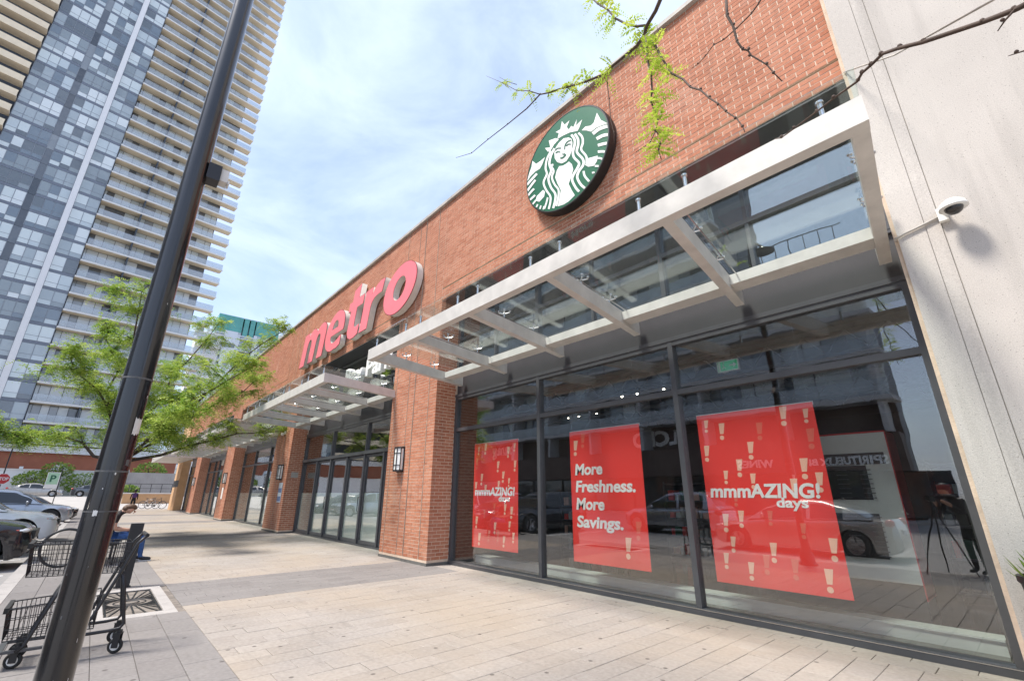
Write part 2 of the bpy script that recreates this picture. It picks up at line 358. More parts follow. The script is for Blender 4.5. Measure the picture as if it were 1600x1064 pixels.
def dup(root, loc, rz=0, label=None, group=None):
    r = root.copy(); COL.objects.link(r); r.location = loc; r.rotation_euler = (0, 0, rz)
    if label: r['label'] = label
    if group: r['group'] = group
    for ch in list(root.children):
        c = ch.copy(); COL.objects.link(c); c.parent = r
        for g in ch.children:
            d = g.copy(); COL.objects.link(d); d.parent = c
    ORIG[r] = tuple(loc)
    return r
def text_mesh(body, extrude=.01, offset=0, shear=0, space=1):
    cu = bpy.data.curves.new('text', 'FONT'); cu.body = body; cu.extrude = extrude; cu.offset = offset; cu.shear = shear; cu.space_character = space; cu.size = 1
    cu.resolution_u = 4
    ob = bpy.data.objects.new('text', cu); COL.objects.link(ob)
    bpy.context.view_layer.update()
    me = bpy.data.meshes.new_from_object(ob.evaluated_get(bpy.context.evaluated_depsgraph_get()))
    bpy.data.objects.remove(ob); bpy.data.curves.remove(cu)
    return me
def text_obj(name, body, mat_, x0, z0, width, y, parent, height=None, face=-1, depth=.01, offset=.02, shear=0, space=1):
    """lettering in the plane Y=y, lower left corner at x0,z0 as read, facing -Y (face=-1) or +Y (face=1)"""
    me = text_mesh(body, .5, offset, shear, space)
    xs = [v.co.x for v in me.vertices]; ys = [v.co.y for v in me.vertices]
    sx = width/(max(xs)-min(xs)); sy = sx if height is None else height/(max(ys)-min(ys)); mx0, my0 = min(xs), min(ys)
    off = Vector(ORIG.get(parent, (0, 0, 0)))
    for v in me.vertices:
        a = (v.co.x-mx0)*sx; b = (v.co.y-my0)*sy; c = v.co.z
        v.co = Vector((x0+a if face < 0 else x0-a, y-c*depth if face < 0 else y+c*depth, z0+b))-off
    if face > 0: pass
    me.materials.append(M[mat_]); me.update()
    ob = bpy.data.objects.new(name, me); COL.objects.link(ob); ob.parent = parent; ORIG[ob] = tuple(off)
    return ob
def shape_mesh(loops, depth):
    """2D outlines (first outer, others holes) -> filled, extruded mesh in XY, z in -depth..depth"""
    cu = bpy.data.curves.new('shape', 'CURVE'); cu.dimensions = '2D'; cu.fill_mode = 'BOTH'; cu.extrude = depth
    for L in loops:
        sp = cu.splines.new('POLY'); sp.points.add(len(L)-1); sp.use_cyclic_u = True
        for p, (a, b) in zip(sp.points, L): p.co = (a, b, 0, 1)
    ob = bpy.data.objects.new('shape', cu); COL.objects.link(ob); bpy.context.view_layer.update()
    me = bpy.data.meshes.new_from_object(ob.evaluated_get(bpy.context.evaluated_depsgraph_get()))
    bpy.data.objects.remove(ob); bpy.data.curves.remove(cu)
    return me
# ================================================================== SETTING: ground, road, kerb, paving
g = MB().add([(-2500, -2500, -.16), (2500, -2500, -.16), (2500, 2500, -.16), (-2500, 2500, -.16)], [(0, 1, 2, 3)])
struct(g.build('ground', 'road_concrete'))
g = MB().box(-56, 40, -24, -.78, -.155, -.12); struct(g.build('road', 'road_concrete'))
g = MB()                             # the street climbs a little beyond the end of the parade
g.add([(-56, -60, -.14), (-56, 40, -.14), (-74, 40, .93), (-74, -60, .93), (-260, 40, 1.2), (-260, -60, 1.2)], [(0, 3, 2, 1), (3, 5, 4, 2)])
struct(g.build('rising_street', 'kerb_concrete'))
kerb = MB()
k = thing('kerb', 'pale concrete kerb edging', 'kerb'); del k['label']; del k['category']; struct(k)
x = -56.0
while x < 6:
    MB().box(x+.004, x+1.196, -.78, -.6, -.15, .002+random.uniform(-.002, .002)).build('kerb_stone', 'kerb_concrete', k); x += 1.2
for yy in (-5.9,):
    for i in range(18):
        xx = -13.7-2.9*i+.0
        if xx > -56: MB().box(xx-.05, xx+.05, -5.6, -.95, -.12, -.114).build('stall_line', 'sign_white', k)

plaza = MB().box(-56, 6, -.6, 6.3, -.2, -.012).build('plaza', 'joint_sand'); struct(plaza)
DARKB = [(-9.85, -7.9), (-20.2, -18.2), (-30.7, -28.7), (-41.2, -39.2)]
def is_dark(x, y): return y < 1.2 or any(a < x < b for a, b in DARKB)
paver_list = []                      # x0,x1,y0,y1,dark
# border along the kerb: square slabs in straight lines
GR = [(-9.75, -7.55, .28, 1.12), (-20.9, -18.7, .28, 1.12), (.9, 3.1, .28, 1.12)]      # frames of the tree grates
def cut(x0, x1, y0, y1):
    for a, b, c, d in GR:
        if x0 < b and x1 > a and y0 < d and y1 > c: return True
    return False
y = -.6
while y < 1.19:
    h = .30; row = int(round((y+.6)/.3)); x = -56.0-(row % 2)*.3
    while x < 6:
        x1 = min(x+.6, 6)
        if not cut(x, x1, y, y+h): paver_list.append((max(x, -56), x1, y, y+h, 1))
        else:
            xa = x
            for a, b, c, d in GR:
                if x < a < x1: paver_list.append((x, a, y, y+h, 1))
                if x < b < x1: paver_list.append((b, x1, y, y+h, 1))
        x = x1
    y += .3
# field: narrow rows running towards the wall
edges = [-56]
for a, b in sorted(DARKB): edges += [a, b]
edges.append(6); row = 0
for i in range(len(edges)-1):
    a, b = edges[i], edges[i+1]; nrow = max(1, round((b-a)/.236)); w = (b-a)/nrow; dk = i % 2
    for j in range(nrow):
        y = 1.2-(.0 if row % 2 else .22)-random.choice((0, .08)); row += 1
        while y < 5.62:
            L = .44; y0 = max(y, 1.2); y1 = min(y+L, 5.62)
            if y1-y0 > .03: paver_list.append((a+j*w, a+(j+1)*w, y0, y1, dk))
            y += L
x = -56.0                            # edge course along the shop fronts
while x < 6:
    paver_list.append((x, min(x+.44, 6), 5.62, 5.84, 0)); paver_list.append((x-.2 if x > -56 else x, min(x+.24, 6), 5.84, 6.06, 0)); x += .44
rank = []
for i, (x0, x1, y0, y1, dk) in enumerate(paver_list):
    c = pix(((x0+x1)/2, (y0+y1)/2, 0)); sc = 0
    if c and -20 < c[0] < 1620 and c[1] < 1080 and x1-x0 > .2 and y1-y0 > .2: sc = 1/c[2]**2
    rank.append((sc, i))
big = set(i for sc, i in sorted(rank, reverse=True)[:300] if sc > 0)
mix = {0: MB(), 1: MB()}; shared = {}
def paver_piece(x0, x1, y0, y1, z):
    j = .0022; e = .003; o = MB()
    X0, X1, Y0, Y1 = x0+j, x1-j, y0+j, y1-j
    vs = [(X0, Y0, -.03), (X1, Y0, -.03), (X1, Y1, -.03), (X0, Y1, -.03), (X0, Y0, z-e), (X1, Y0, z-e), (X1, Y1, z-e), (X0, Y1, z-e),
          (X0+e, Y0+e, z), (X1-e, Y0+e, z), (X1-e, Y1-e, z), (X0+e, Y1-e, z)]
    fs = [(8, 9, 10, 11)]+[(a, (a+1) % 4, 4+(a+1) % 4, 4+a) for a in range(4)]+[(4+a, 4+(a+1) % 4, 8+(a+1) % 4, 8+a) for a in range(4)]
    return vs, fs
for i, (x0, x1, y0, y1, dk) in enumerate(paver_list):
    if i in big:
        w, h = round(x1-x0, 3), round(y1-y0, 3); key = (w, h, dk)
        if key not in shared:
            o = MB(); o.add(*paver_piece(-w/2, w/2, -h/2, h/2, 0)); shared[key] = o.mesh('paver', 'paver_dark_one' if dk else 'paver_one')
        ob = bpy.data.objects.new('paver', shared[key]); COL.objects.link(ob); ob.parent = plaza
        ob.location = ((x0+x1)/2, (y0+y1)/2, random.uniform(-.002, .0015))
    else:
        mix[dk].tone = random.random(); mix[dk].add(*paver_piece(x0, x1, y0, y1, random.uniform(-.002, .0015)))
for dk in (0, 1):
    mix[dk].build('pavers', 'paver_dark_mix' if dk else 'paver_mix', plaza, kind='stuff', fix=False)

# ================================================================== MARKET BUILDING
WP, BP = 6.05, 5.45                  # window plane, brick plane
bld = thing('market_building', 'long red brick supermarket building with stone coping and dark framed shop windows', 'building', (-25, BP, 0))
ORIG[bld] = (-25, BP, 0)
PIL = [(-11.0, -8.83), (-21.5, -19.3), (-31.85, -29.7), (-42.8, -40.6)]
XR, XL = -.42, -49.6
# --- brickwork
bricks = []                          # (centre, u vector, half length, clip)
stuffb = MB(); CH, BL, JT = .071, .213, .0125
def brick_panel(o, u, n, L, z0, z1, shift=0):
    """one face of brickwork: origin o (x,y), unit u along the wall, outward normal n"""
    rows = int(round((z1-z0)/CH)); ch = (z1-z0)/max(rows, 1)
    for r in range(rows):
        a = -(BL/2 if (r+shift) % 2 else 0)
        while a < L-.012:
            a0, a1 = max(a, 0), min(a+BL, L)-JT; a += BL
            if a1-a0 < .02: continue
            zc0 = z0+r*ch+JT/2; zc1 = z0+(r+1)*ch-JT/2
            c = (o[0]+u[0]*(a0+a1)/2, o[1]+u[1]*(a0+a1)/2, (zc0+zc1)/2)
            bricks.append((c, u, n, (a1-a0)/2, (zc1-zc0)/2, a1-a0 > BL-JT-.002 and abs(ch-CH) < .0009))
mort = MB(); deep = MB()
def panel(x0, x1, z0, z1):           # street face
    brick_panel((x0, BP), (1, 0), (0, -1), x1-x0, z0, z1); mort.box(x0+.002, x1-.006, BP+.004, BP+.05, z0, z1)
GV = .036
def fit(z0, h): return z0+round(h/CH)*CH
ZB, ZG = 5.95, 6.234
ZT = fit(ZG+GV, 8.75-ZG-GV)
bays = [(PIL[0][1], XR), (PIL[1][1], PIL[0][0]), (PIL[2][1], PIL[1][0]), (PIL[3][1], PIL[2][0]), (XL, PIL[3][0])]
for a, b in bays:
    panel(a, b, ZB, ZG); panel(a, b, ZG+GV, ZT)
for a, b in PIL:
    w = b-a; ZP = .10; ztop = fit(ZP, 8.75-ZP)
    cuts = [a, a+w*.085, a+w*.39, a+w*.53, a+w*.845, b]
    for i in range(5): panel(cuts[i]+(0 if i == 0 else (.026 if i == 3 else .012)), cuts[i+1]-(0 if i == 4 else .012), ZP, ztop)
    zs = fit(ZP, ZB-ZP)
    brick_panel((b, BP+.001), (0, 1), (1, 0), .55, ZP, zs, 1); brick_panel((a, BP+.55), (0, -1), (-1, 0), .55, ZP, zs, 1)
    mort.box(b-.05, b-.004, BP+.055, BP+.62, ZP, ZB); mort.box(a+.004, a+.05, BP+.055, BP+.62, ZP, ZB)
    MB().box(a-.012, b+.012, BP-.012, BP+.60, 0.0, .055).build('pillar_plinth', 'plinth_stone', bld)
    MB().box(a+.004, b-.004, BP+.002, BP+.60, .055, .098).build('pillar_base_course', 'mortar', bld)
    deep.box(a+.05, b-.05, BP+.06, BP+.6, .05, 8.7)
rank = []
for i, (c, u, n, hl, hh, full) in enumerate(bricks):
    p = pix(c); sc = 0
    if p and full and 0 < p[0] < 1600 and 0 < p[1] < 1064: 
        vd = Vector(c)-Vector((0, 0, CAM_H)); sc = abs(vd.normalized().dot(Vector((n[0], n[1], 0))))/p[2]**2*(1 if not (-5.7 < c[0] < -3.2 and c[2] < 8.5) else .2)
    rank.append((sc, i))
bigb = set(i for sc, i in sorted(rank, reverse=True)[:300] if sc > 0)
bm_one = MB().box(-(BL-JT)/2, (BL-JT)/2, 0, .02, -(CH-JT)/2, (CH-JT)/2).mesh('brick', 'brick_one')
off = Vector(ORIG[bld])
for i, (c, u, n, hl, hh, full) in enumerate(bricks):
    if i in bigb:
        ob = bpy.data.objects.new('brick', bm_one); COL.objects.link(ob); ob.parent = bld
        ob.location = Vector(c)-off+Vector((n[0], n[1], 0))*random.uniform(-.0015, .0015); ob.rotation_euler = (0, 0, math.atan2(u[1], u[0]))
        continue
    d = random.uniform(-.0015, .0015); stuffb.tone = random.random()
    U = Vector((u[0], u[1], 0))*hl; N = Vector((n[0], n[1], 0)); Z = Vector((0, 0, hh)); C = Vector(c)+N*d; B = C-N*.02
    stuffb.add([C-U-Z, C+U-Z, C+U+Z, C-U+Z, B-U-Z, B+U-Z, B+U+Z, B-U+Z], [(0, 1, 2, 3), (4, 5, 1, 0), (3, 2, 6, 7), (1, 5, 6, 2), (4, 0, 3, 7)])
stuffb.build('brickwork', 'brick_mix', bld, kind='stuff', fix=False)
mort.build('mortar_bed', 'mortar', bld)
deep.box(XL, XR-.003, BP+.06, BP+.40, ZB+.001, 8.72)
deep.build('wall_core', 'groove_dark', bld)
# coping stones
x = XL
while x < XR-.05:
    x1 = min(x+1.52, XR+.0)
    MB().box(x+.004, x1-.004, BP-.07, BP+.5, ZT+.002, ZT+.085).build('coping_stone', 'coping', bld); x = x1
MB().box(XL, XR, BP+.5, 26, 8.55, 8.7).build('roof', 'coping', bld)
# soffits, interior shell
inner = thing('x', 'x', 'x'); bpy.data.objects.remove(inner)
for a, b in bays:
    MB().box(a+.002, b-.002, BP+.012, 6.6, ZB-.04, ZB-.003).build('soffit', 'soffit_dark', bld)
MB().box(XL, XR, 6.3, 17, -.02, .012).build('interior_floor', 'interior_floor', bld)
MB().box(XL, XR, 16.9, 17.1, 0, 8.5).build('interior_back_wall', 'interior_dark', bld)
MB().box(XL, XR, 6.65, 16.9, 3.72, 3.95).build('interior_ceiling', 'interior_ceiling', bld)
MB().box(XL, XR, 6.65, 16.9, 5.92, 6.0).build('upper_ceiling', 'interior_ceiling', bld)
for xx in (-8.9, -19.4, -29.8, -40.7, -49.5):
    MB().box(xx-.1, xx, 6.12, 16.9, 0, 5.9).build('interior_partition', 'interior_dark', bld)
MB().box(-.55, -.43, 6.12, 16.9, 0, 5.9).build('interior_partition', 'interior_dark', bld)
for yy in (7.4, 9.0, 10.6, 12.2):
    o = MB(); o.bar((-8.8, yy, 3.64), (-.6, yy, 3.64), .09, .08); o.bar((-8.8, yy, 3.28), (-.6, yy, 3.28), .07, .05)
    for i in range(16):
        xa = -8.7+i*.505; o.bar((xa, yy, 3.3), (xa+.25, yy, 3.62), .02, .02); o.bar((xa+.25, yy, 3.62), (xa+.505, yy, 3.3), .02, .02)
    o.build('ceiling_truss', 'interior_ceiling', bld)
# --- glazing
PY0, PY1 = WP-.006, WP+.006
def pane(x0, x1, z0, z1, mat_='shop_glass', name='window_pane', parent=bld, y=WP):
    return MB().box(x0, x1, y-.006, y+.006, z0, z1).build(name, mat_, parent)
def mull(x, z0, z1, w=.075, d=.13, name='mullion'): MB().box(x-w/2, x+w/2, WP-d/2, WP+d/2, z0, z1).build(name, 'frame_grey', bld)
def trans(x0, x1, z, h=.075, d=.12, name='transom'): MB().box(x0, x1, WP-d/2, WP+d/2, z-h/2, z+h/2).build(name, 'frame_grey', bld)
def header(a, b):
    MB().box(a, b, WP-.02, WP+.25, 3.60, 4.17).build('header_panel', 'header_grey', bld)
    MB().box(a, b, WP-.075, WP-.021, 3.58, 3.64).build('header_trim', 'frame_grey', bld)
def bay(a, b, ms, zmid=2.81, film=0, kick=.075):
    xs = [a+.038]+ms+[b-.038]
    for x in xs: mull(x, kick, 3.58); mull(x, 4.21, 5.86)
    MB().box(a, b, WP-.08, WP+.12, .0, kick).build('sill', 'frame_grey', bld)
    MB().box(a, b, WP-.083, WP-.081, kick-.012, kick-.004).build('sill_edge', 'stainless', bld)
    trans(a, b, 4.19, .05); trans(a, b, 5.88, .05)
    for i in range(len(xs)-1):
        x0, x1 = xs[i]+.038, xs[i+1]-.038
        trans(x0, x1, zmid); trans(x0, x1, 5.02, .07); trans(x0, x1, 3.545, .07)
        pane(x0, x1, zmid+.038, 3.51); pane(x0, x1, 4.215, 4.985, 'upper_glass'); pane(x0, x1, 5.055, 5.855, 'upper_glass')
        if film:
            pane(x0, x1, kick, zmid-.038)
            MB().box(x0+.01, x1-.01, WP+.009, WP+.012, kick, film).build('frosted_film', 'frosted_film', bld)
        else: pane(x0, x1, kick, zmid-.038)
    header(a, b)
bay(bays[0][0], -.45, [-6.05, -3.24])
# extra mullion in the upper lights of the first bay
for x in (-7.4, -4.65, -1.9): mull(x, 4.21, 5.86, .05, .10)
# doors of the second bay
a, b = bays[1]
dx = [a+.05, -17.7, -16.34, -14.92, -13.6, -12.3, b-.04]
MB().box(a, b, WP-.08, WP+.12, 0, .05).build('threshold', 'frame_grey', bld)
for x in dx: mull(x, .05, 2.55, .085, .16, 'door_post')
trans(a, b, 2.60, .10, .2, 'door_head')
def door(x0, x1, hl):
    d = MB(); z0, z1 = .06, 2.53
    for p0, p1, q0, q1 in ((x0, x0+.05, z0, z1), (x1-.05, x1, z0, z1), (x0+.05, x1-.05, z0, z0+.09), (x0+.05, x1-.05, z1-.07, z1)): d.box(p0, p1, WP-.03, WP+.03, q0, q1)
    d = d.build('door', 'frame_grey', bld)
    MB().box(x0+.05, x1-.05, WP-.005, WP+.005, z0+.09, z1-.07).build('door_glass', 'shop_glass', d)
    MB().box(x0+.055, x1-.055, WP+.008, WP+.011, z0+.09, 1.43).build('frosted_film', 'frosted_film', d)
    if hl: MB().tube([(hl, WP-.03, .9), (hl, WP-.08, .92), (hl, WP-.08, 1.3), (hl, WP-.03, 1.32)], .012, 8).build('door_handle', 'black_satin', d)
for i in range(len(dx)-1):
    door(dx[i]+.044, dx[i+1]-.044, (dx[i+1]-.12 if i in (1, 3) else dx[i]+.12 if i in (2, 4) else None))
um = [a+.038, -16.41, -13.6, b-.038]
for x in um: mull(x, 2.65, 3.58); mull(x, 4.21, 5.86)
trans(a, b, 4.19, .05); trans(a, b, 5.88, .05)
for i in range(3):
    x0, x1 = um[i]+.038, um[i+1]-.038
    pane(x0, x1, 2.65, 3.51); trans(x0, x1, 3.545, .07); pane(x0, x1, 4.215, 5.855, 'upper_glass')
header(a, b)
bay(bays[2][0], bays[2][1], [-27.12, -24.35], film=1.43)
bay(bays[3][0], bays[3][1], [-38.2, -36.7, -35.2, -33.6], film=1.43)
bay(XL, bays[4][1], [-47.2, -45.0], film=1.43)
# --- stucco end block with its own pillar
t = thing('stucco_end_block', 'tan stucco end block of the shopping parade beside parked bicycles', 'building', (-51.3, BP, 0))
MB().box(-53, XL-.004, 5.35, 5.95, 0, 4.3).build('pillar', 'tan_stucco', t); MB().box(-54.5, XL-.004, 5.36, 24, 4.302, 8.0).build('upper_wall', 'tan_stucco', t)
MB().box(-54.6, XL-.004, 5.26, 24.1, 8.0, 8.12).build('coping', 'coping', t); MB().box(-53, XL-.004, 5.34, 5.349, 1.9, 2.45).build('lamp_niche', 'soffit_dark', t)
MB().box(-54, XL-.004, 8, 24, 0, 4.3).build('rear_wall', 'tan_stucco', t)

# ================================================================== CONCRETE WALL ON THE RIGHT
cw = thing('concrete_wall', 'pale speckled concrete wall rising beside the emblem sign bay', 'wall', (3, 5.3, 0))
WY = 5.30
MB().box(-.385, -.178, WY+.006, 26, 0, 14).build('return_strip', 'wall_concrete', cw)
MB().box(-.172, -.072, WY+.004, 26, 0, 14).build('joint_strip', 'wall_concrete', cw)
z = 0
MB().box(-.064, 9, WY, 26, 0, 14).build('wall_panel', 'wall_concrete', cw)
MB().box(-.178, -.172, WY+.016, 25.9, .01, 13.9).build('panel_joint', 'coping', cw); MB().box(-.072, -.064, WY+.016, 25.9, .01, 13.9).build('panel_joint', 'coping', cw)
MB().box(-.418, -.387, WY+.04, 6.5, 0, 14).build('sealant_strip', 'mortar', cw)
# ================================================================== CANOPIES
def canopy(label, solid=False):
    t = thing('glass_canopy', label, 'canopy', (0, 0, 0), group='canopies over the shop windows')
    X = [-8.52, -6.94, -5.34, -3.73, -2.13, -.58]; YF_ = 3.60
    def zb(y): return 3.90-(y-YF_)*.045
    def sk(x, y): return x+.30*(5.9-y)/2.3           # the beams run slightly askew
    def slab(o, x0, x1, y0, y1, za0, za1, zc0, zc1):  # za: bottom/top at y0, zc: at y1
        return o.add([(sk(x0, y0), y0, za0), (sk(x1, y0), y0, za0), (sk(x1, y1), y1, zc0), (sk(x0, y1), y1, zc0), (sk(x0, y0), y0, za1), (sk(x1, y0), y0, za1), (sk(x1, y1), y1, zc1), (sk(x0, y1), y1, zc1)],
               [(0, 3, 2, 1), (4, 5, 6, 7), (0, 1, 5, 4), (1, 2, 6, 5), (2, 3, 7, 6), (3, 0, 4, 7)])
    xl, xr = X[0]-.055, X[-1]+.055
    slab(MB(), xl, xr, 3.48, 3.60, 3.88, 4.10, 3.88, 4.10).build('fascia', 'steel_paint', t)
    for i, x in enumerate(X):
        slab(MB(), x-.055, x+.055, 3.602, 5.93, zb(3.6), zb(3.6)+.20, zb(5.93), zb(5.93)+.20).build('beam', 'steel_paint', t)
        for yy in (4.35, 5.1):
            s = MB(); zt = zb(yy)+.20; xx = sk(x, yy)
            s.cyl((xx, yy, zt), (xx, yy, zt+.10), .012, n=8)
            for dx, dy in ((.07, .06), (-.07, .06), (.07, -.06), (-.07, -.06)):
                s.tube([(xx, yy, zt+.09), (xx+dx, yy+dy, zt+.11), (xx+dx, yy+dy, zt+.135)], .009, 6); s.cyl((xx+dx, yy+dy, zt+.133), (xx+dx, yy+dy, zt+.143), .022, n=10)
            s.build('spider_fitting', 'stainless', t)
        if 0 < i < 5: MB().tube([(sk(x+.15, 3.62), 3.62, 4.02), (sk(x+.15, 5.36), 5.36, 3.98)], .007, 6).build('tie_rod', 'stainless', t)
    for i in range(5):
        x0, x1 = X[i]+.056, X[i+1]-.056
        slab(MB(), x0, x1, 5.36, 5.62, 3.87, 4.0, 3.87, 4.0).build('purlin', 'steel_paint', t)
        gx0 = X[i]+.012 if i else xl; gx1 = X[i+1]-.012 if i < 4 else xr
        z0, z1 = 4.275, 4.19
        slab(MB(), gx0, gx1, 3.40, 5.85, z0, z0+.014, z1, z1+.014).build('roof_panel' if solid else 'glass_panel', 'steel_paint' if solid else 'canopy_glass', t)
        for x in (gx0+.24, gx1-.24):
            s = MB(); xx = sk(x, 3.54); s.cyl((xx, 3.54, 4.10), (xx, 3.54, 4.262), .018, n=12); s.cyl((xx, 3.54, 4.25), (xx, 3.54, 4.268), .028, n=12); s.build('standoff', 'stainless', t)
    return t
can = canopy('steel and glass canopy above the three red posters')
dup(can, (-10.42, 0, 0), label='steel and glass canopy above the glazed entrance doors')
dup(can, (-20.8, 0, 0), label='steel and glass canopy above the frosted window beyond the entrance')
dup(can, (-31.3, 0, 0), label='steel and glass canopy second beyond the entrance doors')
fc = thing('flat_canopy', 'flat pale solid canopy at the end by the tan pillar', 'canopy', (-46.5, 4.5, 0))
MB().box(-52, -42.8, 3.4, 5.33, 3.95, 4.25).build('slab', 'steel_paint', fc); MB().box(-52.1, -42.7, 3.3, 3.397, 3.92, 4.32).build('fascia', 'steel_paint', fc)

# ================================================================== EMBLEM SIGN
EC = Vector((-4.505, 5.27, 7.315)); ER = 1.035
sg = thing('round_emblem_sign', 'round green and white sign with crowned long haired figure on the brick', 'sign', tuple(EC))
o = MB(); o.lathe([(ER-.02, .17), (ER, .16), (ER, -.02), (ER-.012, -.035), (ER-.03, -.035), (ER-.03, .0)], 72, EC, 'y'); o.build('drum', 'sign_black', sg)
o = MB(); o.lathe([(ER-.028, -.012), (ER-.028, -.03)], 72, EC, 'y'); o.build('face', 'sign_green', sg)
EMB_POLY = [
 [(-0.59, 0.668), (-0.446, 0.586), (-0.482, 0.774), (-0.297, 0.709), (-0.22, 0.622), (-0.345, 0.587), (-0.459, 0.497), (-0.517, 0.53)],
 [(-0.258, 0.655), (-0.211, 0.768), (-0.295, 0.852), (-0.169, 0.829), (-0.123, 0.993), (-0.06, 0.86), (0.066, 0.873), (-0.009, 0.768), (0.041, 0.672), (0.1, 0.718), (0.153, 0.65), (0.243, 0.768), (0.214, 0.641), (0.368, 0.671), (0.281, 0.533), (0.243, 0.496), (0.062, 0.591), (-0.127, 0.642)],
 [(0.339, 0.439), (0.426, 0.462), (0.547, 0.396), (0.619, 0.414), (0.698, 0.574), (0.769, 0.359), (0.9, 0.187), (0.76, 0.24), (0.652, 0.269), (0.547, 0.261), (0.444, 0.363)],
 [(-0.952, 0.588), (-0.883, 0.497), (-0.848, 0.444), (-0.719, 0.438), (-0.595, 0.45), (-0.679, 0.321), (-0.744, 0.265), (-0.876, 0.276), (-1.004, 0.247), (-1.117, 0.176), (-1.048, 0.336), (-0.98, 0.449)],
 [(-0.345, 0.391), (-0.339, 0.253), (-0.278, 0.126), (-0.169, 0.027), (-0.059, 0.008), (0.031, 0.065), (0.091, 0.168), (0.111, 0.319), (0.092, 0.42), (0.026, 0.498), (-0.098, 0.561), (-0.223, 0.54), (-0.305, 0.484)],
 [(-0.234, 0.005), (-0.14, -0.043), (-0.046, -0.051), (0.007, -0.043), (0.073, -0.141), (0.1, -0.269), (0.038, -0.411), (-0.022, -0.518), (0.037, -0.677), (0.106, -0.834), (-0.039, -0.881), (-0.16, -0.882), (-0.302, -0.847), (-0.262, -0.726), (-0.214, -0.544), (-0.29, -0.355), (-0.345, -0.186), (-0.301, -0.063)],
 [(0.434, -0.249), (0.571, -0.3), (0.651, -0.331), (0.628, -0.427), (0.559, -0.484), (0.437, -0.428), (0.371, -0.349)],
 [(-0.669, -0.279), (-0.616, -0.344), (-0.642, -0.444), (-0.773, -0.492), (-0.877, -0.413), (-0.84, -0.328)],
]
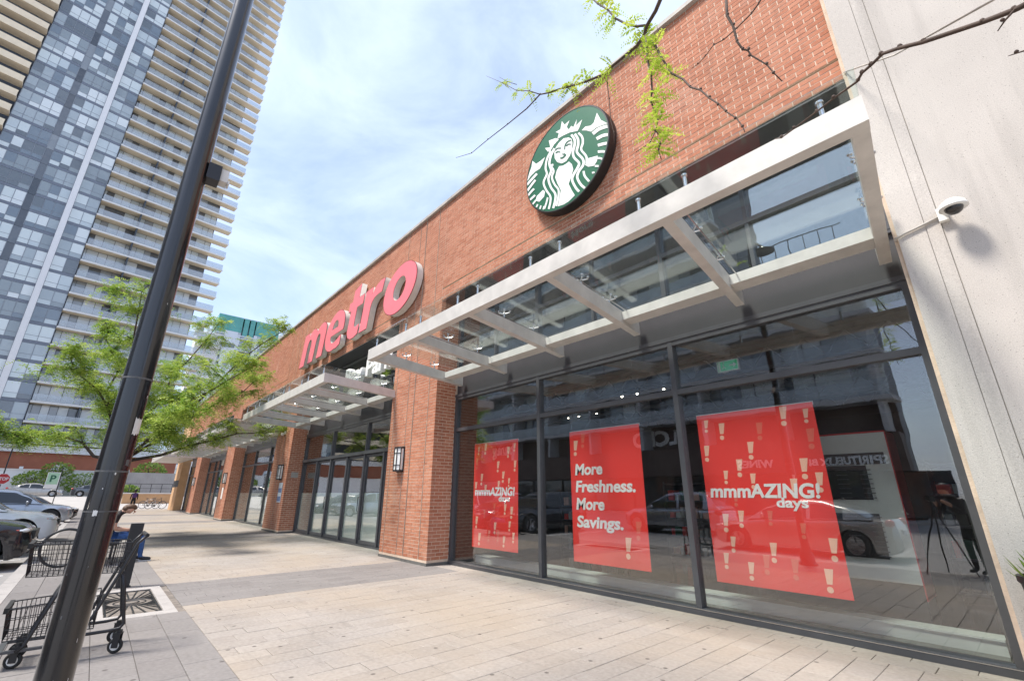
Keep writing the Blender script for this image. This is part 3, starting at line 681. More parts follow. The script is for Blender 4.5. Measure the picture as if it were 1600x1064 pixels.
EMB_STRIP = [
 [(0.072, 0.514), (0.091, 0.474), (0.11, 0.435), (0.126, 0.401), (0.136, 0.371), (0.14, 0.344), (0.142, 0.318), (0.14, 0.292), (0.135, 0.263), (0.125, 0.232), (0.109, 0.198), (0.094, 0.161), (0.085, 0.122), (0.084, 0.083), (0.088, 0.044), (0.098, 0.003), (0.114, -0.042), (0.141, -0.092), (0.174, -0.142), (0.201, -0.185), (0.214, -0.213), (0.215, -0.227), (0.21, -0.24), (0.198, -0.254), (0.182, -0.273), (0.16, -0.294), (0.13, -0.317), (0.099, -0.342), (0.075, -0.367), (0.058, -0.389), (0.045, -0.41), (0.036, -0.438), (0.037, -0.476), (0.048, -0.525), (0.068, -0.581), (0.09, -0.636), (0.111, -0.685), (0.13, -0.724), (0.15, -0.758), (0.168, -0.787), (0.186, -0.816), (0.12, 0.513), (0.138, 0.474), (0.157, 0.435), (0.176, 0.393), (0.189, 0.352), (0.196, 0.315), (0.198, 0.281), (0.195, 0.25), (0.19, 0.217), (0.178, 0.182), (0.162, 0.147), (0.148, 0.114), (0.14, 0.082), (0.14, 0.051), (0.143, 0.021), (0.151, -0.011), (0.162, -0.044), (0.183, -0.082), (0.212, -0.128), (0.243, -0.178), (0.265, -0.225), (0.269, -0.263), (0.26, -0.289), (0.246, -0.307), (0.229, -0.326), (0.205, -0.349), (0.175, -0.373), (0.146, -0.396), (0.123, -0.419), (0.108, -0.439), (0.097, -0.456), (0.092, -0.474), (0.092, -0.499), (0.101, -0.538), (0.118, -0.588), (0.139, -0.64), (0.158, -0.685), (0.175, -0.719), (0.191, -0.747), (0.209, -0.776), (0.227, -0.806)],
 [(0.156, 0.473), (0.173, 0.433), (0.191, 0.393), (0.206, 0.357), (0.215, 0.325), (0.22, 0.294), (0.221, 0.263), (0.22, 0.232), (0.217, 0.201), (0.207, 0.172), (0.191, 0.141), (0.178, 0.102), (0.18, 0.049), (0.206, -0.017), (0.245, -0.084), (0.282, -0.145), (0.305, -0.192), (0.314, -0.225), (0.318, -0.252), (0.316, -0.274), (0.308, -0.295), (0.292, -0.313), (0.264, -0.328), (0.233, -0.344), (0.207, -0.364), (0.187, -0.388), (0.17, -0.414), (0.158, -0.445), (0.156, -0.485), (0.166, -0.534), (0.184, -0.588), (0.206, -0.641), (0.229, -0.688), (0.251, -0.728), (0.275, -0.763), (0.298, -0.794), (0.319, -0.824), (0.205, 0.469), (0.221, 0.429), (0.239, 0.389), (0.256, 0.347), (0.269, 0.304), (0.275, 0.264), (0.276, 0.228), (0.275, 0.193), (0.271, 0.157), (0.259, 0.122), (0.243, 0.091), (0.232, 0.061), (0.232, 0.031), (0.251, -0.013), (0.285, -0.073), (0.324, -0.137), (0.352, -0.196), (0.366, -0.243), (0.371, -0.281), (0.368, -0.314), (0.357, -0.344), (0.335, -0.368), (0.305, -0.385), (0.275, -0.4), (0.252, -0.418), (0.235, -0.438), (0.221, -0.46), (0.212, -0.484), (0.21, -0.511), (0.217, -0.548), (0.233, -0.594), (0.253, -0.642), (0.273, -0.684), (0.291, -0.716), (0.311, -0.745), (0.333, -0.775), (0.355, -0.806)],
 [(0.245, 0.431), (0.268, 0.39), (0.291, 0.352), (0.31, 0.317), (0.322, 0.286), (0.328, 0.255), (0.33, 0.223), (0.328, 0.191), (0.325, 0.161), (0.315, 0.137), (0.299, 0.114), (0.284, 0.084), (0.283, 0.038), (0.304, -0.021), (0.337, -0.083), (0.368, -0.141), (0.387, -0.186), (0.392, -0.221), (0.391, -0.254), (0.386, -0.288), (0.383, -0.323), (0.282, 0.439), (0.304, 0.4), (0.328, 0.36), (0.35, 0.317), (0.367, 0.273), (0.376, 0.231), (0.378, 0.193), (0.376, 0.156), (0.372, 0.121), (0.36, 0.091), (0.343, 0.067), (0.331, 0.045), (0.33, 0.02), (0.345, -0.021), (0.375, -0.077), (0.408, -0.138), (0.431, -0.197), (0.439, -0.245), (0.437, -0.285), (0.432, -0.32), (0.429, -0.354)],
 [(0.307, -0.443), (0.311, -0.472), (0.314, -0.501), (0.319, -0.533), (0.331, -0.571), (0.349, -0.613), (0.372, -0.656), (0.396, -0.698), (0.419, -0.739), (0.354, -0.463), (0.357, -0.493), (0.36, -0.52), (0.364, -0.547), (0.373, -0.575), (0.388, -0.609), (0.409, -0.648), (0.433, -0.69), (0.455, -0.731)],
 [(-0.362, 0.514), (-0.388, 0.488), (-0.415, 0.463), (-0.44, 0.435), (-0.462, 0.402), (-0.48, 0.363), (-0.495, 0.321), (-0.506, 0.276), (-0.51, 0.228), (-0.502, 0.175), (-0.485, 0.122), (-0.472, 0.077), (-0.468, 0.042), (-0.48, 0.014), (-0.505, -0.012), (-0.532, -0.043), (-0.546, -0.087), (-0.542, -0.146), (-0.526, -0.211), (-0.506, -0.277), (-0.483, -0.339), (-0.456, -0.397), (-0.424, -0.452), (-0.396, -0.498), (-0.38, -0.537), (-0.373, -0.569), (-0.373, -0.598), (-0.378, -0.628), (-0.385, -0.661), (-0.396, -0.696), (-0.41, -0.732), (-0.426, -0.77), (-0.441, -0.808), (-0.314, 0.458), (-0.339, 0.432), (-0.366, 0.406), (-0.39, 0.38), (-0.41, 0.351), (-0.426, 0.315), (-0.44, 0.276), (-0.45, 0.235), (-0.453, 0.195), (-0.447, 0.153), (-0.432, 0.106), (-0.417, 0.055), (-0.413, 0.004), (-0.429, -0.035), (-0.456, -0.064), (-0.479, -0.091), (-0.49, -0.123), (-0.486, -0.17), (-0.473, -0.228), (-0.454, -0.289), (-0.434, -0.346), (-0.41, -0.396), (-0.38, -0.446), (-0.351, -0.498), (-0.329, -0.549), (-0.32, -0.593), (-0.32, -0.629), (-0.325, -0.663), (-0.333, -0.697), (-0.344, -0.734), (-0.358, -0.772), (-0.375, -0.81), (-0.39, -0.847)],
 [(-0.454, 0.513), (-0.484, 0.482), (-0.516, 0.451), (-0.546, 0.418), (-0.57, 0.379), (-0.587, 0.334), (-0.6, 0.285), (-0.607, 0.235), (-0.611, 0.187), (-0.604, 0.141), (-0.591, 0.099), (-0.58, 0.067), (-0.58, 0.038), (-0.596, 0.009), (-0.626, -0.021), (-0.656, -0.055), (-0.673, -0.099), (-0.669, -0.154), (-0.652, -0.212), (-0.63, -0.269), (-0.607, -0.325), (-0.58, -0.38), (-0.548, -0.434), (-0.521, -0.482), (-0.504, -0.522), (-0.497, -0.556), (-0.498, -0.588), (-0.502, -0.619), (-0.509, -0.65), (-0.517, -0.68), (-0.529, -0.709), (-0.542, -0.738), (-0.554, -0.768), (-0.41, 0.464), (-0.44, 0.432), (-0.471, 0.402), (-0.5, 0.37), (-0.522, 0.335), (-0.538, 0.293), (-0.549, 0.247), (-0.557, 0.2), (-0.56, 0.157), (-0.555, 0.121), (-0.543, 0.086), (-0.531, 0.044), (-0.53, 0.001), (-0.55, -0.036), (-0.581, -0.067), (-0.609, -0.099), (-0.622, -0.133), (-0.619, -0.174), (-0.605, -0.224), (-0.584, -0.277), (-0.563, -0.329), (-0.538, -0.379), (-0.508, -0.431), (-0.479, -0.483), (-0.458, -0.534), (-0.449, -0.578), (-0.449, -0.616), (-0.455, -0.649), (-0.461, -0.682), (-0.47, -0.714), (-0.482, -0.745), (-0.495, -0.774), (-0.508, -0.803)],
 [(-0.384, 0.155), (-0.4, 0.161), (-0.421, 0.17), (-0.448, 0.174), (-0.461, 0.151), (-0.449, 0.112), (-0.427, 0.069), (-0.408, 0.027), (-0.399, -0.004), (-0.406, -0.027), (-0.422, -0.05), (-0.441, -0.079), (-0.45, -0.118), (-0.443, -0.166), (-0.428, -0.219), (-0.408, -0.272), (-0.387, -0.323), (-0.361, -0.374), (-0.332, -0.421), (-0.307, -0.463), (-0.292, -0.5), (-0.288, -0.537), (-0.29, -0.574), (-0.296, -0.612), (-0.305, -0.65), (-0.316, -0.688), (-0.33, -0.727), (-0.346, -0.766), (-0.361, -0.805), (-0.37, 0.104), (-0.389, 0.111), (-0.407, 0.119), (-0.413, 0.121), (-0.412, 0.125), (-0.405, 0.107), (-0.385, 0.066), (-0.363, 0.017), (-0.351, -0.031), (-0.359, -0.067), (-0.378, -0.094), (-0.395, -0.118), (-0.401, -0.146), (-0.395, -0.184), (-0.382, -0.23), (-0.364, -0.279), (-0.345, -0.326), (-0.323, -0.37), (-0.295, -0.415), (-0.267, -0.464), (-0.247, -0.514), (-0.241, -0.56), (-0.243, -0.602), (-0.251, -0.642), (-0.259, -0.682), (-0.271, -0.722), (-0.285, -0.761), (-0.301, -0.8), (-0.316, -0.839)],
 [(-0.567, -0.504), (-0.576, -0.527), (-0.584, -0.55), (-0.592, -0.573), (-0.603, -0.597), (-0.616, -0.622), (-0.631, -0.649), (-0.647, -0.677), (-0.662, -0.705), (-0.526, -0.535), (-0.534, -0.558), (-0.542, -0.581), (-0.551, -0.604), (-0.562, -0.629), (-0.576, -0.655), (-0.591, -0.683), (-0.607, -0.711), (-0.622, -0.738)],
 [(0.602, 0.146), (0.634, 0.149), (0.665, 0.154), (0.695, 0.156), (0.729, 0.153), (0.773, 0.141), (0.823, 0.123), (0.877, 0.102), (0.929, 0.083), (0.561, 0.231), (0.593, 0.234), (0.624, 0.239), (0.66, 0.241), (0.702, 0.236), (0.753, 0.222), (0.807, 0.203), (0.861, 0.181), (0.913, 0.161)],
 [(0.668, -0.012), (0.7, -0.017), (0.733, -0.021), (0.764, -0.026), (0.792, -0.033), (0.819, -0.044), (0.847, -0.057), (0.876, -0.072), (0.905, -0.087), (0.641, 0.064), (0.674, 0.059), (0.707, 0.055), (0.741, 0.049), (0.775, 0.04), (0.809, 0.027), (0.84, 0.011), (0.87, -0.005), (0.899, -0.019)],
 [(0.677, -0.16), (0.706, -0.171), (0.735, -0.182), (0.762, -0.193), (0.788, -0.204), (0.812, -0.215), (0.835, -0.226), (0.858, -0.237), (0.881, -0.249), (0.665, -0.094), (0.694, -0.106), (0.723, -0.117), (0.752, -0.128), (0.78, -0.14), (0.805, -0.152), (0.83, -0.164), (0.853, -0.176), (0.876, -0.188)],
 [(0.663, -0.284), (0.684, -0.296), (0.706, -0.307), (0.726, -0.319), (0.745, -0.331), (0.764, -0.344), (0.782, -0.358), (0.801, -0.373), (0.82, -0.388), (0.661, -0.232), (0.682, -0.244), (0.704, -0.256), (0.727, -0.269), (0.749, -0.283), (0.771, -0.298), (0.791, -0.314), (0.81, -0.33), (0.829, -0.345)],
 [(0.627, -0.395), (0.643, -0.403), (0.658, -0.41), (0.671, -0.418), (0.683, -0.425), (0.694, -0.435), (0.707, -0.448), (0.721, -0.463), (0.736, -0.477), (0.625, -0.351), (0.64, -0.359), (0.655, -0.367), (0.672, -0.376), (0.69, -0.388), (0.707, -0.403), (0.723, -0.419), (0.738, -0.434), (0.752, -0.448)],
 [(0.578, -0.521), (0.597, -0.533), (0.617, -0.545), (0.636, -0.558), (0.656, -0.57), (0.58, -0.483), (0.6, -0.495), (0.62, -0.508), (0.639, -0.52), (0.658, -0.532)],
 [(0.515, -0.623), (0.528, -0.628), (0.542, -0.633), (0.555, -0.638), (0.568, -0.643), (0.509, -0.586), (0.522, -0.591), (0.536, -0.596), (0.549, -0.601), (0.562, -0.606)],
 [(-1.094, 0.063), (-1.059, 0.076), (-1.024, 0.089), (-0.989, 0.101), (-0.953, 0.114), (-0.916, 0.126), (-0.878, 0.138), (-0.84, 0.15), (-0.802, 0.162), (-1.141, 0.124), (-1.106, 0.137), (-1.071, 0.15), (-1.036, 0.163), (-0.999, 0.176), (-0.961, 0.188), (-0.923, 0.2), (-0.884, 0.212), (-0.845, 0.223)],
 [(-1.083, -0.086), (-1.054, -0.069), (-1.025, -0.051), (-0.995, -0.034), (-0.966, -0.018), (-0.936, -0.003), (-0.906, 0.012), (-0.876, 0.026), (-0.846, 0.041), (-1.132, -0.031), (-1.102, -0.013), (-1.072, 0.004), (-1.042, 0.021), (-1.012, 0.037), (-0.982, 0.053), (-0.951, 0.068), (-0.921, 0.082), (-0.891, 0.097)],
 [(-1.069, -0.209), (-1.047, -0.198), (-1.025, -0.187), (-1.003, -0.177), (-0.982, -0.169), (-0.96, -0.161), (-0.938, -0.155), (-0.915, -0.149), (-0.892, -0.143), (-1.112, -0.157), (-1.089, -0.146), (-1.067, -0.136), (-1.045, -0.125), (-1.022, -0.116), (-0.999, -0.109), (-0.976, -0.102), (-0.953, -0.096), (-0.93, -0.09)],
 [(-1.024, -0.336), (-1.003, -0.333), (-0.982, -0.33), (-0.961, -0.326), (-0.94, -0.323), (-0.921, -0.319), (-0.902, -0.314), (-0.883, -0.31), (-0.865, -0.306), (-1.056, -0.287), (-1.035, -0.284), (-1.014, -0.281), (-0.993, -0.277), (-0.973, -0.274), (-0.954, -0.27), (-0.936, -0.266), (-0.917, -0.261), (-0.898, -0.257)],
 [(-0.939, -0.474), (-0.924, -0.467), (-0.909, -0.46), (-0.895, -0.453), (-0.882, -0.447), (-0.871, -0.442), (-0.862, -0.438), (-0.853, -0.435), (-0.843, -0.431), (-0.972, -0.435), (-0.957, -0.428), (-0.942, -0.42), (-0.927, -0.414), (-0.914, -0.407), (-0.903, -0.402), (-0.893, -0.398), (-0.884, -0.395), (-0.875, -0.391)],
 [(-0.834, -0.592), (-0.825, -0.58), (-0.816, -0.569), (-0.807, -0.557), (-0.798, -0.545), (-0.869, -0.561), (-0.86, -0.549), (-0.851, -0.538), (-0.842, -0.526), (-0.833, -0.514)],
 [(-0.738, -0.681), (-0.731, -0.665), (-0.724, -0.649), (-0.717, -0.633), (-0.71, -0.616), (-0.774, -0.653), (-0.767, -0.637), (-0.76, -0.621), (-0.752, -0.605), (-0.745, -0.589)],
 [(-0.653, -0.736), (-0.648, -0.72), (-0.642, -0.705), (-0.637, -0.69), (-0.631, -0.674), (-0.685, -0.712), (-0.68, -0.697), (-0.674, -0.682), (-0.669, -0.666), (-0.664, -0.651)],
]
EMB_GREEN = [
 [(-0.308, 0.411), (-0.296, 0.416), (-0.286, 0.422), (-0.275, 0.426), (-0.262, 0.425), (-0.244, 0.417), (-0.221, 0.404), (-0.195, 0.389), (-0.17, 0.374), (-0.325, 0.436), (-0.314, 0.441), (-0.303, 0.447), (-0.289, 0.451), (-0.271, 0.45), (-0.247, 0.44), (-0.222, 0.426), (-0.196, 0.41), (-0.171, 0.395)],
 [(-0.303, 0.346), (-0.289, 0.345), (-0.276, 0.345), (-0.263, 0.343), (-0.251, 0.34), (-0.239, 0.332), (-0.224, 0.321), (-0.208, 0.307), (-0.192, 0.294), (-0.315, 0.371), (-0.301, 0.37), (-0.288, 0.37), (-0.272, 0.368), (-0.255, 0.363), (-0.237, 0.352), (-0.22, 0.338), (-0.204, 0.325), (-0.188, 0.312)],
 [(-0.067, 0.28), (-0.066, 0.301), (-0.065, 0.322), (-0.064, 0.342), (-0.058, 0.358), (-0.048, 0.373), (-0.035, 0.387), (-0.019, 0.398), (-0.002, 0.404), (0.017, 0.403), (0.039, 0.398), (0.064, 0.39), (0.088, 0.384), (-0.089, 0.295), (-0.088, 0.315), (-0.087, 0.337), (-0.085, 0.359), (-0.078, 0.378), (-0.067, 0.395), (-0.053, 0.41), (-0.036, 0.422), (-0.016, 0.428), (0.007, 0.428), (0.032, 0.422), (0.057, 0.414), (0.08, 0.408)],
 [(-0.038, 0.334), (-0.022, 0.334), (-0.006, 0.335), (0.009, 0.335), (0.022, 0.332), (0.034, 0.327), (0.046, 0.318), (0.059, 0.308), (0.072, 0.297), (-0.05, 0.358), (-0.034, 0.359), (-0.018, 0.359), (-0.001, 0.359), (0.016, 0.356), (0.033, 0.348), (0.048, 0.337), (0.062, 0.326), (0.075, 0.316)],
 [(-0.148, 0.223), (-0.138, 0.214), (-0.129, 0.204), (-0.118, 0.194), (-0.106, 0.186), (-0.095, 0.184), (-0.087, 0.186), (-0.081, 0.19), (-0.075, 0.192), (-0.141, 0.235), (-0.132, 0.226), (-0.122, 0.216), (-0.114, 0.209), (-0.109, 0.206), (-0.106, 0.205), (-0.101, 0.207), (-0.095, 0.21), (-0.089, 0.212)],
 [(-0.192, 0.144), (-0.174, 0.137), (-0.155, 0.129), (-0.135, 0.122), (-0.114, 0.119), (-0.095, 0.122), (-0.076, 0.128), (-0.058, 0.136), (-0.041, 0.143), (-0.199, 0.177), (-0.181, 0.169), (-0.163, 0.162), (-0.147, 0.156), (-0.131, 0.153), (-0.116, 0.156), (-0.099, 0.162), (-0.081, 0.169), (-0.063, 0.176)],
]

lay = .0335
EMB_POLY, EMB_STRIP, EMB_GREEN = [[[(a+.105, b-.08) for a, b in P] for P in Q] for Q in (EMB_POLY, EMB_STRIP, EMB_GREEN)]
o = MB()
for P in EMB_POLY:
    o.prism(P, EC+Vector((0, -lay, 0)), (1, 0, 0), (0, 0, 1), (0, .003, 0)); lay += .0002
def strip(o, P, y, col=0):
    n = len(P)//2; a, b = P[:n], P[n:]
    lim = ER-.035
    def cl(p):
        r = math.hypot(*p); return p if r < lim else (p[0]*lim/r, p[1]*lim/r)
    a = [cl(p) for p in a]; b = [cl(p) for p in b]
    vs = [EC+Vector((q[0], -y, q[1])) for q in a+b]; vs += [v+Vector((0, .003, 0)) for v in vs]
    fs = []
    for i in range(n-1):
        fs += [(i, i+1, n+i+1, n+i), (2*n+i, 3*n+i, 3*n+i+1, 2*n+i+1), (i, 2*n+i, 2*n+i+1, i+1), (n+i, n+i+1, 3*n+i+1, 3*n+i)]
    fs += [(0, n, 3*n, 2*n), (n-1, 3*n-1, 4*n-1, 2*n-1)]
    o.add(vs, fs)
for P in EMB_STRIP: strip(o, P, lay); lay += .0002
o.build('emblem', 'sign_white', sg)
o = MB()
for P in EMB_GREEN: strip(o, P, lay+.002); lay += .0002
o.build('emblem_face_lines', 'sign_green', sg)

# ================================================================== WORD SIGN
def arc(cx, cy, rx, ry, a0, a1, n=14): return [(cx+rx*math.cos(R(a0+(a1-a0)*i/n)), cy+ry*math.sin(R(a0+(a1-a0)*i/n))) for i in range(n+1)]
LET = {
 'm': [[(0, 0), (.31, 0), (.31, .58)]+arc(.43, .60, .11, .17, 180, 0, 8)+[(.54, 0), (.85, 0), (.85, .58)]+arc(.97, .60, .11, .17, 180, 0, 8)+[(1.08, 0), (1.39, 0), (1.39, .70)]+arc(1.10, .70, .29, .34, 0, 90, 8)+[(.98, 1.02), (.87, .95), (.80, .87), (.74, .97), (.64, 1.03), (.53, 1.04), (.42, 1.0), (.34, .93), (.29, .85), (.29, 1.01), (0, 1.01)]],
 'e': [[(.93, .40), (.31, .40)]+arc(.53, .36, .22, .19, 170, 290, 8)+[(.74, .23), (.86, .29), (.88, .03), (.72, -.03)]+arc(.48, .51, .48, .55, 285, 90, 16)+arc(.48, .51, .46, .55, 90, 0, 10)], 
 't': [[(.15, 1.30), (.46, 1.38), (.46, 1.01), (.74, 1.01), (.74, .77), (.46, .77), (.46, .36), (.48, .27), (.55, .23), (.74, .26), (.74, .02), (.58, -.03), (.40, -.03), (.24, .05), (.15, .20), (.15, .77), (0, .77), (0, 1.01), (.15, 1.01)]],
 'r': [[(0, 0), (.32, 0), (.32, .50), (.35, .62), (.43, .70), (.54, .73), (.70, .73), (.74, 1.04), (.58, 1.05), (.46, 1.01), (.37, .94), (.29, .82), (.29, 1.01), (0, 1.01)]],
 'o': [arc(.50, .50, .50, .55, 0, 360, 36)[:-1], arc(.50, .50, .19, .26, 0, 360, 28)[:-1]],
}
LET['e'].append([(.32, .58), (.62, .58)]+arc(.47, .60, .15, .21, 0, 180, 10))
ws = thing('word_sign', 'large pink channel letter sign fixed to the brick above the entrance', 'sign', (-14.5, 5.3, 6.2))
XH = 1.33; SH = .20
for ch, x0, w in (('m', -19.15, 2.55), ('e', -16.52, 1.72), ('t', -14.62, 1.18), ('r', -13.32, 1.32), ('o', -11.82, 1.88)):
    wid = max(p[0] for p in LET[ch][0])
    def mk(y0, y1, grow, mat_, par, nm):
        L = [[((a/wid-.5)*(1+grow)*w+w/2+SH*b*XH, ((b-.5)*(1+grow)+.5)*XH) for a, b in loop] for loop in LET[ch]]
        me = shape_mesh(L, .5)
        off = Vector(ORIG[ws])
        for v in me.vertices: v.co = Vector((x0+v.co.x, y0 if v.co.z > 0 else y1, 6.22+v.co.y))-off
        me.materials.append(M[mat_]); me.update()
        ob = bpy.data.objects.new(nm, me); COL.objects.link(ob); ob.parent = par; ORIG[ob] = tuple(off); return ob
    l = mk(5.23, 5.41, .0, 'letter_return', ws, 'letter')
    mk(5.222, 5.229, .012, 'letter_edge', l, 'letter_rim'); mk(5.215, 5.221, -.012, 'letter_pink', l, 'letter_face')
o = MB()
for x in (-18.9, -17.2, -15.8, -14.0, -12.8, -10.9):
    for z in (6.5, 7.2): o.cyl((x, 5.38, z), (x, 5.46, z), .02, n=8)
o.build('mounting_studs', 'stainless', ws)
bs = thing('park_letter_sign', 'white standing letters above the entrance canopy in front of dark glass', 'sign', (-12.8, 5.5, 4.4))
text_obj('lettering', 'Bay Park', 'sign_white', -14.55, 4.60, 3.35, 5.52, bs, height=.70, depth=.16, offset=.025)
o = MB(); o.bar((-14.6, 5.58, 4.54), (-11.15, 5.58, 4.54), .06, .06)
for x in (-14.2, -12.8, -11.4): o.bar((x, 5.58, 4.51), (x, 5.58, 4.26), .04, .04, (0, 1, 0)); o.bar((x, 5.58, 4.28), (x, 6.04, 4.28), .04, .04)
o.build('support_rail', 'black_satin', bs)

# ================================================================== POSTERS
def exclam(o, x, z, h, lean, y, mi):
    o.cur = mi; w = h*.30
    o.prism([(x-w*.36+lean*h*.3, z+h*.36), (x+w*.36+lean*h*.3, z+h*.36), (x+w*.60+lean*h, z+h), (x-w*.60+lean*h, z+h)], (0, y, 0), (1, 0, 0), (0, 0, 1), (0, .001, 0))
    o.prism([(x+lean*h*.1+h*.135*math.cos(a*math.pi/6), z+h*.135+h*.135*math.sin(a*math.pi/6)) for a in range(12)], (0, y, 0), (1, 0, 0), (0, 0, 1), (0, .001, 0))
PZ0, PZ1, PYY = .37, 2.465, 6.20
def poster(x0, x1, label, marks):
    t = thing('poster', label, 'poster', ((x0+x1)/2, PYY, PZ0), group='red posters hung inside the shop windows')
    MB().box(x0, x1, PYY, PYY+.004, PZ0, PZ1).build('sheet', 'poster_red', t)
    MB().box(x0-.005, x1+.005, PYY+.005, PYY+.018, PZ1-.03, PZ1+.012).build('hanging_rail', 'panel_pale', t)
    o = MB(); y = PYY-.0015
    for (u, v, h, f) in marks: exclam(o, x0+u*(x1-x0), PZ0+v*(PZ1-PZ0), h, .10, y, f); y -= .00005
    o.build('printed_marks', ['poster_peach', 'poster_faint'], t)
    for x in (x0+.05, x1-.05): MB().tube([(x, PYY+.008, PZ1), (x, PYY+.008, 3.5)], .002, 5).build('hanging_wire', 'stainless', t)
    return t
MK = [(.08, .90, .20, 0), (.22, .83, .26, 0), (.55, .81, .26, 1), (.76, .88, .28, 0), (.93, .89, .20, 0), (.05, .70, .25, 0), (.45, .70, .26, 0), (.97, .74, .28, 1), (.33, .60, .26, 0), (.20, .56, .20, 0), (.43, .53, .22, 0), (.84, .58, .28, 0), (.74, .48, .26, 0), (.98, .51, .26, 0), (.26, .43, .20, 1),
 (.14, .28, .26, 0), (.28, .31, .24, 0), (.52, .33, .2, 1), (.75, .27, .2, 1), (.18, .17, .22, 0), (.98-.04, .17, .28, 0), (.50, .135, .26, 0), (.10, .075, .22, 0), (.43, .07, .26, 1), (.30, .03, .24, 0), (.64, .06, .26, 1), (.86, .02, .28, 0)]
def clampm(L): return [(min(max(u, .05), .93), min(v, .885), h*.85, f) for u, v, h, f in L]
p3 = poster(-3.07, -1.62, 'large red poster reading mmmazing days in the wide window by the concrete wall', clampm(MK))
p2 = poster(-5.47, -4.02, 'red poster reading More Freshness More Savings in the middle window', [(.08, .80, .26, 0), (.20, .86, .24, 1), (.74, .06, .30, 0), (.88, .19, .26, 1)])
p1 = poster(-8.29, -6.85, 'red poster reading mmmazing days beside the brick pillar by the doors', clampm([(1-u*.97, v, h, f) for u, v, h, f in MK]))
for p, x0 in ((p3, -3.07), (p1, -8.29)):
    text_obj('headline', 'mmmAZING!', 'poster_white', x0+.06, 1.375, 1.29, PYY-.004, p, height=.17, depth=.001, offset=.034, shear=.12)
    text_obj('headline', 'days', 'poster_white', x0+.86, 1.235, .34, PYY-.0045, p, height=.15, depth=.001, offset=.03, shear=.05)
for i, (tx, w) in enumerate((('More', .59), ('Freshness.', 1.20), ('More', .59), ('Savings.', .93))):
    text_obj('headline', tx, 'poster_white', -5.47+.10, 1.72-.277*i-(.05 if tx == 'Savings.' else 0), w, PYY-.004, p2, height=(.24 if tx == 'Savings.' else .19), depth=.001, offset=.034, shear=.12)

# ================================================================== THINGS INSIDE THE SHOP
t = thing('display_stand', 'pale grey display stand with dark slotted recesses seen through the wide window', 'display', (-1.9, 7.35, 0))
DX0, DX1, DY = -2.75, -1.19, 7.2
MB().box(DX0, DX1, DY, DY+.5, .46, 2.16).build('cabinet', 'panel_pale', t); MB().box(DX0, DX1+.0, DY+.02, DY+.5, .0, .455).build('base', 'black_satin', t)
MB().box(DX0-.01, DX1+.012, DY-.004, DY+.5, 2.162, 2.18).build('top_trim', 'red_trim', t); MB().box(DX1+.002, DX1+.014, DY-.004, DY+.5, .30, 2.158).build('side_trim', 'red_trim', t)
for z0, z1, xr in ((1.78, 1.92, DX1-.05), (1.36, 1.77, DX1-.26), (.70, 1.20, DX1-.24)):
    MB().box(DX0+.1, xr, DY-.008, DY-.002, z0, z1).build('dark_recess', 'sign_black', t)
    if z1-z0 > .2:
        for xx in (-2.45, -2.12, -1.72, -1.47):
            k = int((z1-z0)/.055)
            o = MB()
            for i in range(k): o.box(xx-.06, xx+.06, DY-.02, DY-.009, z0+.02+i*.055, z0+.03+i*.055)
            o.build('slat_row', 'frame_grey', t)
t = thing('window_sill_bench', 'low pale ledge running along inside the shop windows', 'ledge', (-4.6, 6.6, 0))
MB().box(-8.7, -.6, 6.62, 6.82, .0, .13).build('ledge', 'panel_pale', t); MB().box(-8.7, -.6, 6.60, 6.84, .132, .15).build('ledge_top', 'panel_pale', t)
t = thing('exit_sign', 'small green running figure exit sign hanging inside the wide window', 'sign', (-2.83, 7.2, 3.2))
MB().box(-3.10, -2.76, 7.18, 7.22, 3.28, 3.46).build('panel', 'sign_white', t)
mat('exit_green', (.02, .25, .10), .4, emit=(.03, .5, .2), es=.12); MB().box(-3.085, -2.775, 7.176, 7.179, 3.295, 3.445).build('green_face', 'exit_green', t)
o = MB(); o.prism([(-2.90, 3.36), (-2.84, 3.36), (-2.84, 3.33), (-2.79, 3.37), (-2.84, 3.41), (-2.84, 3.38), (-2.90, 3.38)], (0, 7.174, 0), (1, 0, 0), (0, 0, 1), (0, .001, 0))
o.tube([(-3.02, 7.173, 3.32), (-2.99, 7.173, 3.36), (-3.0, 7.173, 3.40)], .007, 6); o.tube([(-2.99, 7.173, 3.36), (-2.96, 7.173, 3.33)], .007, 6); o.ball((-2.985, 7.173, 3.422), .013); o.box(-3.075, -3.045, 7.1735, 7.4755, 3.30, 3.44)
o.build('arrow_figure', 'sign_white', t)
for xx in (-3.0, -2.86): MB().tube([(xx, 7.2, 3.46), (xx, 7.2, 3.72)], .003, 5).build('rod', 'stainless', t)
mat('bulb', (1, .95, .85), .4, emit=(1, .9, .75), es=9)
tl = thing('track_light', 'row of small lit spotlights on a ceiling track inside the shop', 'lamp', (0, 0, 0), group='lit ceiling tracks inside the shop')
MB().box(-.7, .7, -.02, .02, 3.55, 3.59).build('track', 'black_satin', tl, world=False)
for i in range(3):
    x = (-.56, -.18, .44)[i]
    o = MB(); o.cyl((x, 0, 3.55), (x+.02, -.05, 3.44), .03, .04, 10); o = o.build('spot_housing', 'black_satin', tl, world=False)
    MB().ball((x+.024, -.06, 3.425), .024, 8, 5).build('bulb', 'bulb', o, world=False)
tl.location = (-7.9, 9.6, 0); LL = 'row of small lit spotlights on a ceiling track inside the shop'
tl['label'] = 'lit spotlights on a ceiling track inside the window beside the brick pillar'
for q, lb in (((-5.1, 8.2, 0), 'lit spotlights on a ceiling track close above the More Freshness poster'), ((-5.0, 11.4, -.1), 'lit spotlights on a ceiling track deep inside behind the More Freshness poster'), ((-2.2, 9.8, 0), 'lit spotlights on a ceiling track behind the hanging exit sign')): dup(tl, q, label=lb)
